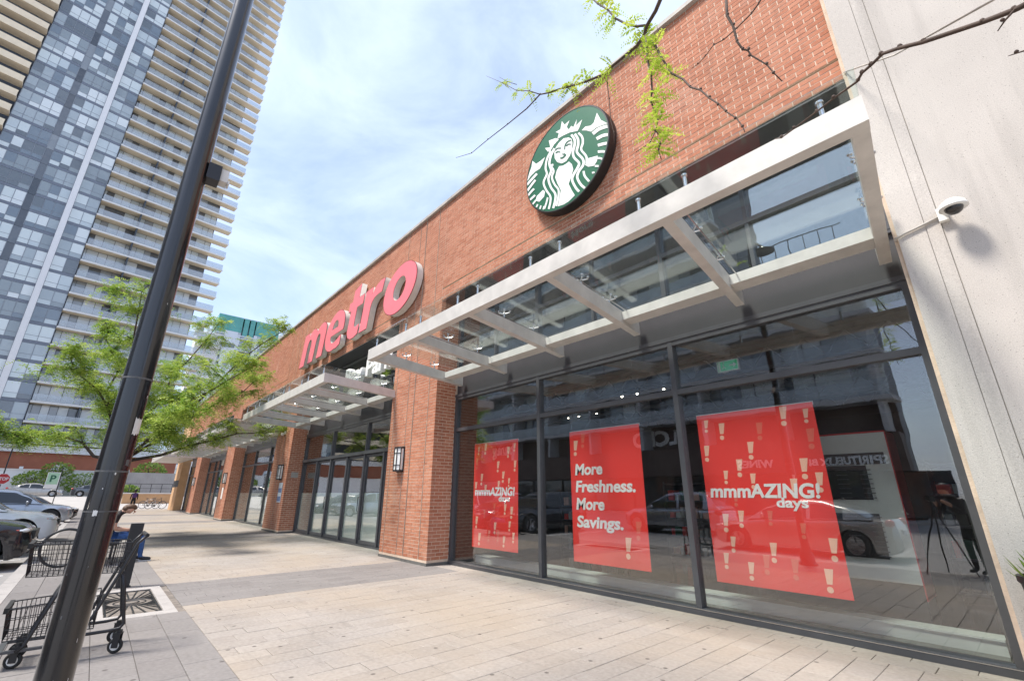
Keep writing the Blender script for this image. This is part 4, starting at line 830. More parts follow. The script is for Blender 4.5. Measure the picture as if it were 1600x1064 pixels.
for i, (x0, x1, yy, h, mt, lb, ct) in enumerate(((-8.6, -6.6, 9.3, 1.5, 'black_satin', 'dark shelf rack inside behind the poster by the pillar', 'shelf'), (-6.2, -3.6, 10.4, 1.7, 'interior_dark', 'long dark shelf rack inside the middle window', 'shelf'), (-1.2, -.7, 9.5, 1.9, 'black_satin', 'tall dark shelf rack inside beside the concrete wall', 'shelf'))):
    t = thing('shelf_rack', lb, ct, ((x0+x1)/2, yy, 0))
    MB().box(x0, x1, yy+.4, yy+.44, 0, h).build('back_panel', mt, t)
    for k in range(5): MB().box(x0, x1, yy, yy+.39, .1+k*(h-.15)/4, .13+k*(h-.15)/4).build('shelf', 'frame_grey', t)
    for xx in (x0, x1): MB().box(xx-.03, xx+.03, yy, yy+.45, 0, h+.02).build('side_panel', mt, t)
    o = MB(); k2 = 0
    cols = ['panel_pale', 'poster_red', 'sign_green', 'poster_peach', 'interior_floor']
    for k in range(4):
        xx = x0+.08
        while xx < x1-.12:
            w = random.uniform(.06, .16); o.cur = random.randrange(5); o.box(xx, xx+w, yy+.04, yy+.3, .132+k*(h-.15)/4, .132+k*(h-.15)/4+random.uniform(.12, .25)); xx += w+random.uniform(.01, .05)
    o.build('goods', cols, t, kind='stuff')

# ================================================================== WALL FITTINGS
mat('lantern_glass', (.86, .86, .82), .35, var=.03)
ln = thing('wall_lantern', 'black framed white glass lantern on the brick pillar beside the entrance doors', 'lamp', (0, 0, 0), group='lanterns on the brick pillars')
MB().box(-.16, .16, -.02, .0, -.30, .30).build('back_plate', 'black_satin', ln, world=False)
MB().prism([(-.135, -.02), (-.135, -.09), (-.06, -.15), (.06, -.15), (.135, -.09), (.135, -.02)], (0, 0, -.25), (1, 0, 0), (0, 1, 0), (0, 0, .5)).build('glass_box', 'lantern_glass', ln, world=False)
o = MB()
for z0 in (-.285, .25): o.prism([(-.15, -.02), (-.15, -.10), (-.068, -.165), (.068, -.165), (.15, -.10), (.15, -.02)], (0, 0, z0), (1, 0, 0), (0, 1, 0), (0, 0, .035))
for px_, py_ in ((-.14, -.092), (-.062, -.156), (.062, -.156), (.14, -.092)): o.box(px_-.009, px_+.009, py_-.009, py_+.009, -.25, .25)
for z0 in (-.14, .14):
    o.bar((-.14, -.094, z0), (-.062, -.158, z0), .012, .014); o.bar((-.062, -.158, z0), (.062, -.158, z0), .012, .014); o.bar((.062, -.158, z0), (.14, -.094, z0), .012, .014)
o.build('frame', 'black_satin', ln, world=False)
ln.location = (-10.26, BP-.004, 2.20)
dup(ln, (-20.0, BP-.004, 2.20), label='black framed white glass lantern above the blue notice on the pillar')
dup(ln, (-30.5, BP-.004, 2.20), label='black framed white glass lantern on the pillar beyond the frosted window')
dup(ln, (-41.6, BP-.004, 2.20), label='black framed white glass lantern on the brick pillar next to the tan block')
mat('notice_blue', (.05, .12, .30), .4, var=.1); mat('notice_pale', (.55, .62, .68), .4, var=.1, scale=30)
t = thing('notice_board', 'blue and white notice fixed under the lantern on the second brick pillar', 'sign', (-19.8, BP, 1.1))
MB().box(-20.02, -19.58, BP-.02, BP-.003, 1.08, 1.80).build('panel', 'notice_pale', t); MB().box(-20.0, -19.6, BP-.024, BP-.021, 1.12, 1.30).build('blue_field', 'notice_blue', t); MB().box(-20.0, -19.6, BP-.024, BP-.021, 1.44, 1.60).build('blue_field', 'notice_blue', t)
t = MB().box(-19.297, -19.285, 5.60, 5.86, 1.98, 2.19).build('wall_plate', 'coping'); tag(t, 'small pale plate on the side of the brick pillar left of the doors', 'sign')
t = MB().box(-30.95, -30.6, BP-.02, BP-.004, 1.1, 1.7).build('wall_notice', 'sign_white'); tag(t, 'plain white notice on the pillar beyond the frosted window', 'sign')
t = thing('small_dome_camera', 'tiny white dome camera high on the second brick pillar', 'camera', (-20.4, BP, 3.75))
o = MB(); o.box(-20.5, -20.3, BP-.05, BP-.003, 3.72, 3.84); o.build('mount', 'sign_white', t); MB().ball((-20.4, BP-.10, 3.72), .07).build('dome', 'sign_white', t)
t = thing('security_camera', 'white dome security camera on the pale concrete wall', 'camera', (.02, WY, 3.8))
mat('camera_white', (.78, .77, .72), .4, var=.04)
o = MB(); o.box(-.075, -.008, WY-.055, WY-.002, 3.77, 3.90); o.build('junction_box', 'camera_white', t)
o = MB(); o.tube([(-.03, WY-.05, 3.86), (.0, WY-.12, 3.87), (.035, WY-.16, 3.86)], .022, 10); o.build('arm', 'camera_white', t)
o = MB(); o.lathe([(.0, .055), (.05, .05), (.085, .02), (.098, -.02), (.10, -.03)], 24, (.04, WY-.17, 3.83)); o.build('housing', 'camera_white', t, smooth=True)
o = MB(); o.ball((.04, WY-.17, 3.80), .066, 16, 10, (1, 1, .9)); o.build('dome', 'black_paint', t, smooth=True)
t = MB().tube([(-.075, WY-.012, 3.835), (-.18, WY-.012, 3.81), (-.33, WY-.012, 3.78), (-.40, WY-.015, 3.755), (-.41, WY+.1, 3.745)], .011, 10).build('conduit', 'coping', smooth=True)
tag(t, 'thin grey conduit running from the security camera towards the canopy', 'conduit')
t = MB().tube([(-.40, 5.33, 5.93), (.02, 4.4, 5.03), (.36, 2.5, 3.47), (.9, -.5, 4.3), (1.6, -4, 6.5)], .008, 8).build('overhead_cable', 'coping', smooth=True)
tag(t, 'grey cable stretched from the top of the brick across the pale wall', 'cable')
# ================================================================== NEAR LAMP POST
t = thing('lamp_post', 'tall black tapering lamp post standing beside the shopping trolley', 'lamp post', (-3.86, .06, 0))
LX, LY = -3.86, .06
MB().lathe([(.17, 0), (.17, .03), (.13, .05), (.12, .20), (.095, .24)], 28, (LX, LY, 0)).build('base', 'black_paint', t, smooth=True, angle=40)
def lr(z): return .0865-.0031*z
MB().lathe([(lr(z), z) for z in (.24, 1, 2, 3, 4, 5, 6, 7, 7.6)], 40, (LX, LY, 0)).build('shaft', 'black_paint', t, smooth=True, angle=50)
mat('worn_tape', (.10, .10, .10), .6, var=.3, scale=60); mat('sticker_paper', (.66, .65, .62), .7, var=.12, scale=40)
for z, h in ((1.83+.28, .012), (1.52, .010), (1.29, .006)):
    MB().lathe([(lr(z)+.0012, z), (lr(z)+.0012, z+h)], 40, (LX, LY, 0)).build('tape_band', 'worn_tape', t, smooth=True, angle=40)
def patch(z0, z1, a0, a1, nm, mt):
    o = MB(); n = 8; vs = []; fs = []
    for i in range(n+1):
        a = R(a0+(a1-a0)*i/n)
        for z in (z0, z1): vs.append((LX+(lr(z)+.0015)*math.cos(a), LY+(lr(z)+.0015)*math.sin(a), z+random.uniform(-.1, .1)*(z1-z0)))
    for i in range(n): fs.append((2*i, 2*i+2, 2*i+3, 2*i+1))
    o.add(vs, fs).build(nm, mt, t, smooth=True)
patch(1.755, 1.855, 32, 72, 'sticker', 'sticker_paper'); patch(1.27, 1.30, -25, -10, 'sticker', 'sticker_paper'); patch(1.56, 1.60, 40, 58, 'sticker', 'worn_tape')
random.seed(3)
for i in range(16):
    z_ = random.uniform(.3, 3.2); a_ = random.uniform(-75, 75); patch(z_, z_+random.uniform(.004, .02), a_, a_+random.uniform(1.5, 5), 'paint_chip', random.choice(('worn_tape', 'sticker_paper')))
o = MB(); o.box(LX-.06, LX+.06, LY+.065, LY+.155, 3.76, 3.90); o.build('outlet_box', 'black_satin', t)
o = MB(); o.box(LX-.045, LX+.045, LY+.157, LY+.21, 3.78, 3.89); o.box(LX-.03, LX+.05, LY+.212, LY+.225, 3.77, 3.80); o.build('outlet_cover', 'steel_paint', t)
o = MB(); o.tube([(LX, LY, 7.55), (LX, LY, 7.9), (LX, LY-.3, 8.2), (LX, LY-1.0, 8.3)], .04, 12); o.build('arm', 'black_paint', t, smooth=True)
o = MB(); o.lathe([(.05, .18), (.10, .12), (.30, .0), (.31, -.03), (.28, -.04)], 24, (LX, LY-1.1, 8.15)); o.build('lamp_head', 'black_paint', t, smooth=True)

# ================================================================== TREE GRATES
def grate(x0, x1, y0, y1, label):
    t = thing('tree_grate', label, 'grate', ((x0+x1)/2, (y0+y1)/2, 0), group='iron tree grates along the kerb')
    f = .13; o = MB(); o.box(x0, x1, y0, y0+f, -.05, .002); o.box(x0, x1, y1-f, y1, -.05, .002); o.box(x0, x0+f*1.6, y0+f, y1-f, -.05, .002); o.box(x1-f*1.6, x1, y0+f, y1-f, -.05, .002)
    o.build('stone_frame', 'kerb_concrete', t)
    X0, X1, Y0, Y1 = x0+f*1.6+.01, x1-f*1.6-.01, y0+f+.01, y1-f-.01; cx, cy = (X0+X1)/2, (Y0+Y1)/2
    MB().box(X0, X1, Y0, Y1, -.06, -.045).build('soil', 'bark', t)
    o = MB(); o.box(X0, X1, Y0, Y0+.02, -.04, -.004); o.box(X0, X1, Y1-.02, Y1, -.04, -.004); o.box(X0, X0+.02, Y0+.02, Y1-.02, -.04, -.004); o.box(X1-.02, X1, Y0+.02, Y1-.02, -.04, -.004)
    for k in range(3): o.torus((cx, cy, -.012), (0, 0, 1), .10+.075*k, .009, 32, 6)
    for k in range(44):
        a = 2*math.pi*k/44; c, s_ = math.cos(a), math.sin(a)
        lim = min((X1-cx)/abs(c) if abs(c) > 1e-6 else 9, (Y1-cy)/abs(s_) if abs(s_) > 1e-6 else 9)
        if lim > .28: o.bar((cx+.26*c, cy+.26*s_, -.014), (cx+(lim-.01)*c, cy+(lim-.01)*s_, -.014), .018, .02)
    o.build('iron_bars', 'black_satin', t)
    return t
grate(*GR[0], 'iron tree grate in pale stone frame beside the shopping trolley'); grate(*GR[1], 'iron tree grate around the leafy tree beyond the sitting man'); grate(*GR[2], 'iron tree grate around the overhanging tree by the concrete wall')

# ================================================================== SHOPPING TROLLEY (front towards -Y)
t = thing('shopping_trolley', 'black two basket wire shopping trolley partly behind the lamp post', 'trolley', (-6.27, .1, 0))
XA, XB = -6.50, -6.06
for x in (XA, XB):
    o = MB(); o.tube([(x, .50, 1.0), (x, .44, .93), (x, .37, .70), (x, .24, .32), (x, .17, .235), (x, .05, .22), (x, -.05, .215)], .014, 8); o.build('side_frame', 'black_satin', t, smooth=True)
    o = MB(); o.tube([(x, .385, .66), (x, .42, .55), (x, .47, .30), (x, .485, .24), (x, .46, .205), (x, .38, .195), (x, .1, .19), (x, -.02, .17)], .014, 8); o.build('rear_leg', 'black_satin', t, smooth=True)
    o = MB(); o.tube([(x, -.02, .62), (x, -.09, .40), (x, -.16, .17), (x, -.20, .13)], .014, 8); o.build('front_strut', 'black_satin', t, smooth=True)
MB().tube([(XA-.01, .50, 1.0), (XB+.01, .50, 1.0)], .018, 10).build('handle', 'black_rubber', t)
o = MB(); o.box(XA+.01, XA+.05, -.32, .1, .125, .145); o.box(XB-.05, XB-.01, -.32, .1, .125, .145); o.box(XA+.05, XB-.05, -.32, -.28, .125, .145); o.build('front_bumper', 'frame_grey', t)
def basket(nm, y0, y1, zb0, zb1, zt0, zt1, xi=.012, top=.012):
    """wire basket: y0 front, y1 rear; bottom heights at front/rear, top heights at front/rear"""
    o = MB(); xa, xb = XA+xi, XB-xi
    def pt(s, f, x):                 # s 0 front..1 rear, f 0 bottom..1 top
        yb = y0+.03+(y1-y0-.03)*s; yt = y0+(y1-y0)*s
        return (x, yb+(yt-yb)*f, (zb0+(zb1-zb0)*s)*(1-f)+(zt0+(zt1-zt0)*s)*f)
    for f, r in ((0, .004), (.36, .003), (.70, .003), (1, .006)):
        o.tube([pt(0, f, xa), pt(1, f, xa), pt(1, f, xb), pt(0, f, xb), pt(0, f, xa)], r, 5)
    n = 20
    for i in range(n+1):
        for x in (xa, xb): o.tube([pt(i/n, 0, x), pt(i/n, 1, x)], .0026, 4)
        o.tube([pt(i/n, 0, xa), pt(i/n, 0, xb)], .0026, 4)
    for i in range(1, 12):
        x = xa+(xb-xa)*i/12
        for s in (0, 1): o.tube([pt(s, 0, x), pt(s, 1, x)], .0026, 4)
        if i % 3 == 0: o.tube([pt(0, 0, x), pt(1, 0, x)], .0026, 4)
    o.build(nm, 'black_satin', t)
    b = MB(); p = pt(0, 1, xa); b.box(xa-.012, xb+.012, p[1]-.018, p[1]+.012, p[2]-.03, p[2]+.012); b.build(nm.split('_')[0]+'_basket_cap', 'black_rubber', t)
basket('upper_basket', -.31, .40, .70, .68, .96, .94); basket('lower_basket', -.33, .27, .22, .23, .46, .50)
def caster(x, y, yaw):
    c = thing('q', 'q', 'q'); bpy.data.objects.remove(c)
    ax = Vector((math.cos(yaw), math.sin(yaw), 0)); o = MB()
    k = Vector((x, y, .063))
    fk = MB(); fk.cyl((x, y+.01, .19), (x, y+.01, .155), .022, n=12)
    for s_ in (-1, 1): fk.obox(k+ax*s_*.024+Vector((0, .005, .045)), ax*.003, Vector((-ax.y, ax.x, 0))*.026, (0, 0, .06))
    fk.obox(k+Vector((0, .005, .102)), ax*.028, Vector((-ax.y, ax.x, 0))*.03, (0, 0, .004))
    fk = fk.build('caster_fork', 'black_satin', t)
    o.torus(k, ax, .048, .015, 24, 8); o.build('tyre', 'black_rubber', fk, smooth=True)
    MB().tube([k-ax*.012, k+ax*.012], .037, 20).build('wheel_disc', 'sign_white', fk); MB().tube([k-ax*.018, k+ax*.018], .016, 12).build('hub', 'black_satin', fk)
caster(XA+.01, .47, .05); caster(XB-.01, .46, -.5); caster(XA+.04, -.20, -.1); caster(XB-.05, -.20, -.35)
t = thing('bollard_post', 'slim black square post at the corner of the tree grate', 'post', (-9.98, .66, 0))
MB().box(-10.03, -9.93, .575, .745, .0, .93).build('shaft', 'black_satin', t); MB().box(-10.05, -9.91, .555, .765, 0, .012).build('foot_plate', 'black_satin', t)
t = thing('planter_pot', 'black planter pot at the foot of the concrete wall', 'pot', (-.12, 5.08, 0))
MB().lathe([(.10, 0), (.13, .02), (.19, .82), (.205, .84), (.205, .88), (.18, .88), (.17, .80), (.0, .80)], 28, (-.10, 5.06, 0)).build('pot', 'black_satin', t, smooth=True, angle=35)
o = MB()
for i in range(60):
    a = random.uniform(0, 6.3); r = random.uniform(0, .14); b = Vector((-.10+r*math.cos(a), 5.06+r*math.sin(a), .80)); d = Vector((math.cos(a)*.12, math.sin(a)*.12-.02, random.uniform(.1, .28)))
    o.tone = random.random(); sd = Vector((-math.sin(a), math.cos(a), 0))*.02; o.add([b, b+d*.6+sd, b+d, b+d*.6-sd], [(0, 1, 2, 3)])
o.build('foliage', 'leaf_shrub', t, fix=False)

# ================================================================== BENCH, BICYCLES
t = thing('bench', 'low black slatted bench under the sitting man', 'bench', (-13.7, .40, 0))
for y in (.20, .30, .40, .50, .60): MB().box(-14.6, -12.9, y-.04, y+.04, .40, .43).build('slat', 'black_satin', t)
for x in (-14.4, -13.1):
    MB().tube([(x, .20, .0), (x, .20, .38), (x, .60, .38), (x, .60, 0)], .02, 8).build('leg', 'black_satin', t)
def bicycle(label, loc, rz, matf, group='bicycles parked by the parade'):
    t = thing('bicycle', label, 'bicycle', loc, rz, group)
    B = lambda o, n, m_, p=t: o.build(n, m_, p, world=False, smooth=True)
    for y in (-.52, .52):
        w = B(MB().torus((0, y, .345), (1, 0, 0), .325, .018, 32, 8), 'tyre', 'black_rubber')
        o = MB(); o.torus((0, y, .345), (1, 0, 0), .302, .009, 32, 6)
        for k in range(14):
            a = 2*math.pi*k/14; o.tube([(0.015*(-1)**k, y, .345), (0, y+.3*math.cos(a), .345+.3*math.sin(a))], .0022, 4)
        o.cyl((-.04, y, .345), (.04, y, .345), .02, n=10); B(o, 'rim', 'stainless', w)
    o = MB(); bb = (0, -.08, .28); st = (0, -.22, .80); hd = (0, .36, .82); hb = (0, .39, .72); ra = (0, -.52, .345); fa = (0, .52, .345)
    for p, q in ((bb, st), (st, hd), (bb, hb), (bb, ra), (st, ra), (hd, hb)): o.tube([p, q], .017, 8)
    o.tube([hb, (0, .47, .5), fa], .014, 8); B(o, 'frame', matf)
    B(MB().tube([(-.29, .30, .96), (-.2, .36, .98), (0, .35, .97), (.2, .36, .98), (.29, .30, .96)], .013, 8), 'handlebar', 'black_satin'); B(MB().tube([hd, (0, .35, .97)], .014, 8), 'stem', 'black_satin')
    B(MB().ball((0, -.26, .90), .1, 10, 6, (.7, 1.3, .3)), 'saddle', 'black_rubber'); B(MB().tube([st, (0, -.25, .9)], .013, 8), 'seat_post', 'stainless')
    o = MB(); o.cyl((.03, -.08, .28), (.045, -.08, .28), .09, n=18); o.tube([(.05, -.08, .28), (.06, .04, .17)], .009, 6); o.tube([(-.05, -.08, .28), (-.06, -.2, .39)], .009, 6); B(o, 'crank', 'black_satin')
    return t
mat('bike_black', (.02, .02, .022), .3, coat=.4); mat('bike_silver', (.5, .5, .5), .3, metal=.6)
t = thing('cycle_rack', 'black ring shaped cycle rack behind the shopping trolley', 'cycle rack', (-13.3, -.2, 0))
MB().torus((-13.3, -.2, .36), (1, 0, 0), .34, .024, 36, 10).build('ring', 'black_satin', t, smooth=True); MB().cyl((-13.3, .16, 0), (-13.3, .16, .95), .035, n=14).build('post', 'black_satin', t)
bicycle('black bicycle parked beside the tan pillar', (-55.3, 4.6, 0), R(-15), 'bike_black'); bicycle('silver bicycle parked beside the tan pillar', (-56.2, 4.2, 0), R(-20), 'bike_silver')

# ================================================================== PEOPLE
mat('skin', (.52, .30, .21), .55, var=.06); mat('lamp_mouth', (.30, .09, .07), .5); mat('hair_brown', (.10, .055, .03), .6, var=.3, scale=60); mat('shirt_dark', (.022, .016, .018), .8, var=.2); mat('jeans', (.035, .09, .24), .8, var=.3, scale=30)
mat('shoe_dark', (.03, .03, .032), .6); mat('shoe_sole', (.7, .7, .68), .6); mat('hair_black', (.012, .010, .010), .6); mat('pack_purple', (.10, .04, .16), .7, var=.4, scale=25); mat('pants_black', (.015, .015, .018), .8)
def skinned(name, nodes_, edges_, parent, mats, classify, sub=2):
    me = bpy.data.meshes.new(name); me.from_pydata([n[0] for n in nodes_], edges_, []); ob = bpy.data.objects.new(name, me); COL.objects.link(ob)
    md = ob.modifiers.new('Skin', 'SKIN'); md.use_smooth_shade = True; md.branch_smoothing = .6
    for i, n in enumerate(nodes_):
        r = n[1]; me.skin_vertices[0].data[i].radius = r if isinstance(r, tuple) else (r, r)
    me.skin_vertices[0].data[0].use_root = True
    s2 = ob.modifiers.new('Sub', 'SUBSURF'); s2.levels = sub; s2.render_levels = sub
    bpy.context.view_layer.update()
    me2 = bpy.data.meshes.new_from_object(ob.evaluated_get(bpy.context.evaluated_depsgraph_get()))
    bpy.data.objects.remove(ob); me2.name = name
    me2.materials.clear()
    for q in mats: me2.materials.append(M[q])
    for p in me2.polygons: p.material_index = classify(p.center); p.use_smooth = True
    o2 = bpy.data.objects.new(name, me2); COL.objects.link(o2); o2.parent = parent
    return o2
# seated man, faces +y, pelvis over the origin
man = thing('person', 'person in dark polo shirt and jeans sitting on the bench leaning forward over folded arms', 'person', (-13.6, .42, 0))
N = [((0, 0, .54), (.16, .14)), ((0, .0, .72), (.155, .125)), ((0, .06, .90), (.175, .125)), ((0, .11, .97), (.13, .09)), ((0, .17, 1.015), .056), ((0, .24, 1.045), .078), ((0, .30, 1.045), .092), ((0, .345, 1.01), .06),
     ((.11, .04, .50), .095), ((.16, .56, .53), .074), ((.16, .61, .48), .066), ((.16, .64, .12), .048), ((.16, .66, .06), .046), ((.17, .85, .035), .036),
     ((-.11, .04, .50), .095), ((-.16, .48, .54), .074), ((-.16, .53, .49), .066), ((-.16, .50, .12), .048), ((-.16, .52, .06), .046), ((-.17, .70, .035), .036),
     ((.205, .05, .93), .066), ((.25, .07, .74), .05), ((.235, .10, .665), .043), ((.14, .32, .64), .034), ((.05, .42, .645), .028),
     ((-.205, .05, .93), .066), ((-.25, .07, .74), .05), ((-.235, .10, .665), .043), ((-.14, .32, .63), .034), ((-.05, .43, .63), .028)]
Ee = [(0, 1), (1, 2), (2, 3), (3, 4), (4, 5), (5, 6), (6, 7), (0, 8), (8, 9), (9, 10), (10, 11), (11, 12), (12, 13), (0, 14), (14, 15), (15, 16), (16, 17), (17, 18), (18, 19), (2, 20), (20, 21), (21, 22), (22, 23), (23, 24), (2, 25), (25, 26), (26, 27), (27, 28), (28, 29)]
def cls(c):
    if c.z < .085: return 3
    if c.z < .615: return 1
    if c.z > 1.0 and c.y > .145: return 0
    if c.y > .215 and c.z > .92: return 0
    if c.z < .79 and (abs(c.x) > .185 or c.y > .16): return 0
    return 2
skinned('body', N, Ee, man, ['skin', 'jeans', 'shirt_dark', 'shoe_dark'], cls)
h = MB(); h.ball((0, .275, 1.105), .10, 16, 10, (.95, 1.15, .62)); h.ball((0, .20, 1.07), .082, 12, 8, (1.1, .75, .85)); h.ball((0, .36, 1.085), .058, 12, 8, (1.25, .8, .75)); h.build('hair', 'hair_brown', man, world=False, smooth=True)
MB().ball((0, .372, 1.0), .018, 8, 6, (.8, 1.1, 1.2)).build('nose', 'skin', man, world=False, smooth=True)
for x in (-.078, .078): MB().ball((x, .275, 1.035), .028, 8, 6, (.4, .7, 1.1)).build('ear', 'skin', man, world=False, smooth=True)
for x in (-.035, .035): MB().ball((x*.85, .362, 1.025), .009, 8, 5).build('eye', 'hair_black', man, world=False, smooth=True)
MB().ball((0, .352, .968), .015, 8, 5, (1.4, .6, .5)).build('mouth', 'lamp_mouth', man, world=False, smooth=True)
for x, y in ((.165, .745), (-.165, .60)): MB().box(x-.034, x+.034, y-.115, y+.105, 0, .016).build('shoe_sole', 'shoe_sole', man, world=False)
for s_, y0, z0 in ((1, .425, .645), (-1, .435, .63)):   # fingers resting over the other forearm
    for k in range(4): MB().tube([(s_*.04, y0+.012*k-.03, z0+.01), (-s_*.015, y0+.012*k-.02, z0+.012), (-s_*(.045+.006*(k % 2)), y0+.012*k-.015, z0-.015)], [.010, .009, .007], 6).build('finger', 'skin', man, world=False, smooth=True)
    MB().tube([(s_*.05, y0-.03, z0+.008), (s_*.02, y0-.055, z0+.004), (0, y0-.062, z0-.01)], [.011, .010, .008], 6).build('thumb', 'skin', man, world=False, smooth=True)
# walking woman with backpack, walks away (towards -x)
wm = thing('person', 'person with dark hair and purple backpack walking away along the pavement', 'person', (-50.0, 2.63, 0), R(90))
N = [((0, 0, .92), .14), ((0, 0, 1.08), (.13, .10)), ((0, 0, 1.28), (.155, .105)), ((0, 0, 1.38), (.11, .08)), ((0, 0, 1.44), .05), ((0, .01, 1.50), .075), ((0, .02, 1.56), .09), ((0, .02, 1.62), .06),
     ((.09, 0, .84), .09), ((.10, .10, .48), .062), ((.10, .12, .08), .042), ((.10, .24, .035), .035), ((-.09, 0, .84), .09), ((-.10, -.04, .48), .062), ((-.10, -.2, .12), .042), ((-.10, -.1, .04), .035),
     ((.18, 0, 1.33), .055), ((.22, -.05, 1.08), .043), ((.22, .05, .86), .032), ((.22, .08, .78), .03), ((-.18, 0, 1.33), .055), ((-.22, .02, 1.08), .043), ((-.22, .12, .88), .032), ((-.22, .15, .80), .03)]
Ee = [(0, 1), (1, 2), (2, 3), (3, 4), (4, 5), (5, 6), (6, 7), (0, 8), (8, 9), (9, 10), (10, 11), (0, 12), (12, 13), (13, 14), (14, 15), (2, 16), (16, 17), (17, 18), (18, 19), (2, 20), (20, 21), (21, 22), (22, 23)]
skinned('body', N, Ee, wm, ['skin', 'pants_black', 'shirt_dark', 'shoe_dark'], lambda c: 3 if c.z < .07 else 1 if c.z < .93 and abs(c.x) < .18 else 0 if c.z > 1.43 or c.z < .9 else 2)
MB().ball((0, -.02, 1.58), .11, 12, 8, (.95, 1, 1.2)).build('hair', 'hair_black', wm, world=False, smooth=True)
o = MB(); o.box(-.15, .15, -.27, -.11, 1.02, 1.38); o.box(-.11, .11, -.33, -.272, 1.05, 1.22); o.build('backpack', 'pack_purple', wm, world=False)

# another photographer with a tripod beside the lens, mirrored in the shop window
BK = Vector((-CF.x, -CF.y, 0)).normalized(); SD = Vector((-BK.y, BK.x, 0))
t = thing('camera_tripod', 'black camera on a tripod mirrored in the wide shop window', 'tripod', (-1.62, -.5, 0))
c0 = Vector((-1.62, -.5, 1.36))
MB().obox(c0+BK*.0, SD*.07, BK*.05+Vector((0, 0, -.015)), (0, 0, .05)).build('camera_body', 'black_satin', t); MB().cyl(c0+Vector((0, 0, -.05)), c0+Vector((0, 0, -.32)), .016, n=10).build('centre_column', 'black_satin', t)
for a_ in (60, 180, 300):
    d_ = BK*math.cos(R(a_))+SD*math.sin(R(a_)); MB().tube([c0+Vector((0, 0, -.16)), c0+d_*.22+Vector((0, 0, -.75)), Vector((c0.x, c0.y, 0))+d_*.42], [.016, .014, .010], 8).build('leg', 'black_satin', t)
ph = thing('person', 'person in dark clothes bending to a tripod mirrored in the wide shop window', 'person', tuple(Vector((-1.62, -.5, 0))+BK*.58), math.atan2(-BK.y, -BK.x)-R(90))
N = [((0, 0, .93), .15), ((0, .06, 1.10), (.15, .12)), ((0, .16, 1.30), (.175, .125)), ((0, .21, 1.38), (.12, .09)), ((0, .25, 1.42), .055), ((0, .29, 1.47), .08), ((0, .31, 1.53), .098), ((0, .31, 1.60), .07),
     ((.10, 0, .84), .095), ((.13, .04, .48), .066), ((.14, .0, .08), .045), ((.15, .14, .035), .036), ((-.10, 0, .84), .095), ((-.13, .04, .48), .066), ((-.14, .0, .08), .045), ((-.15, .14, .035), .036),
     ((.20, .16, 1.33), .06), ((.26, .22, 1.10), .046), ((.14, .40, 1.28), .035), ((.09, .46, 1.33), .03), ((-.20, .16, 1.33), .06), ((-.26, .22, 1.10), .046), ((-.14, .40, 1.28), .035), ((-.09, .46, 1.33), .03)]
Ee = [(0, 1), (1, 2), (2, 3), (3, 4), (4, 5), (5, 6), (6, 7), (0, 8), (8, 9), (9, 10), (10, 11), (0, 12), (12, 13), (13, 14), (14, 15), (2, 16), (16, 17), (17, 18), (18, 19), (2, 20), (20, 21), (21, 22), (22, 23)]
skinned('body', N, Ee, ph, ['skin', 'pants_black', 'shirt_dark', 'shoe_dark'], lambda c: 3 if c.z < .07 else 1 if c.z < .93 else 0 if c.z > 1.43 or (c.y > .36 and c.z > 1.2) else 2)
MB().ball((0, .28, 1.58), .105, 12, 8, (1, 1.1, .9)).build('hair', 'hair_black', ph, world=False, smooth=True)

# ================================================================== CARS
mat('car_glass', (.012, .014, .016), .04, spec=.8); mat('tyre', (.02, .02, .02), .8); mat('rim', (.45, .45, .46), .28, metal=.9); mat('car_trim', (.02, .02, .02), .5); mat('lamp_clear', (.6, .62, .64), .08, spec=.8, coat=1); mat('lamp_red', (.45, .02, .015), .15, coat=1); mat('lamp_amber', (.55, .07, .03), .15, coat=1); mat('plate_white', (.6, .62, .66), .5)
for n_, c_, mt_ in (('paint_black', (.008, .008, .012), .0), ('paint_navy', (.012, .013, .03), .2), ('paint_white', (.84, .86, .88), 0), ('paint_silver', (.36, .39, .43), .6), ('paint_beige', (.42, .40, .37), .5), ('paint_grey', (.12, .125, .13), .5)):
    mat(n_, c_, .25, metal=mt_, var=.03, coat=1)
def lerp(P, y):
    for (a, va), (b, vb) in zip(P, P[1:]):
        if a <= y <= b:
            t_ = (y-a)/(b-a) if b > a else 0; t_ = t_*t_*(3-2*t_)*.5+t_*.5; return va+(vb-va)*t_
    return P[0][1] if y < P[0][0] else P[-1][1]
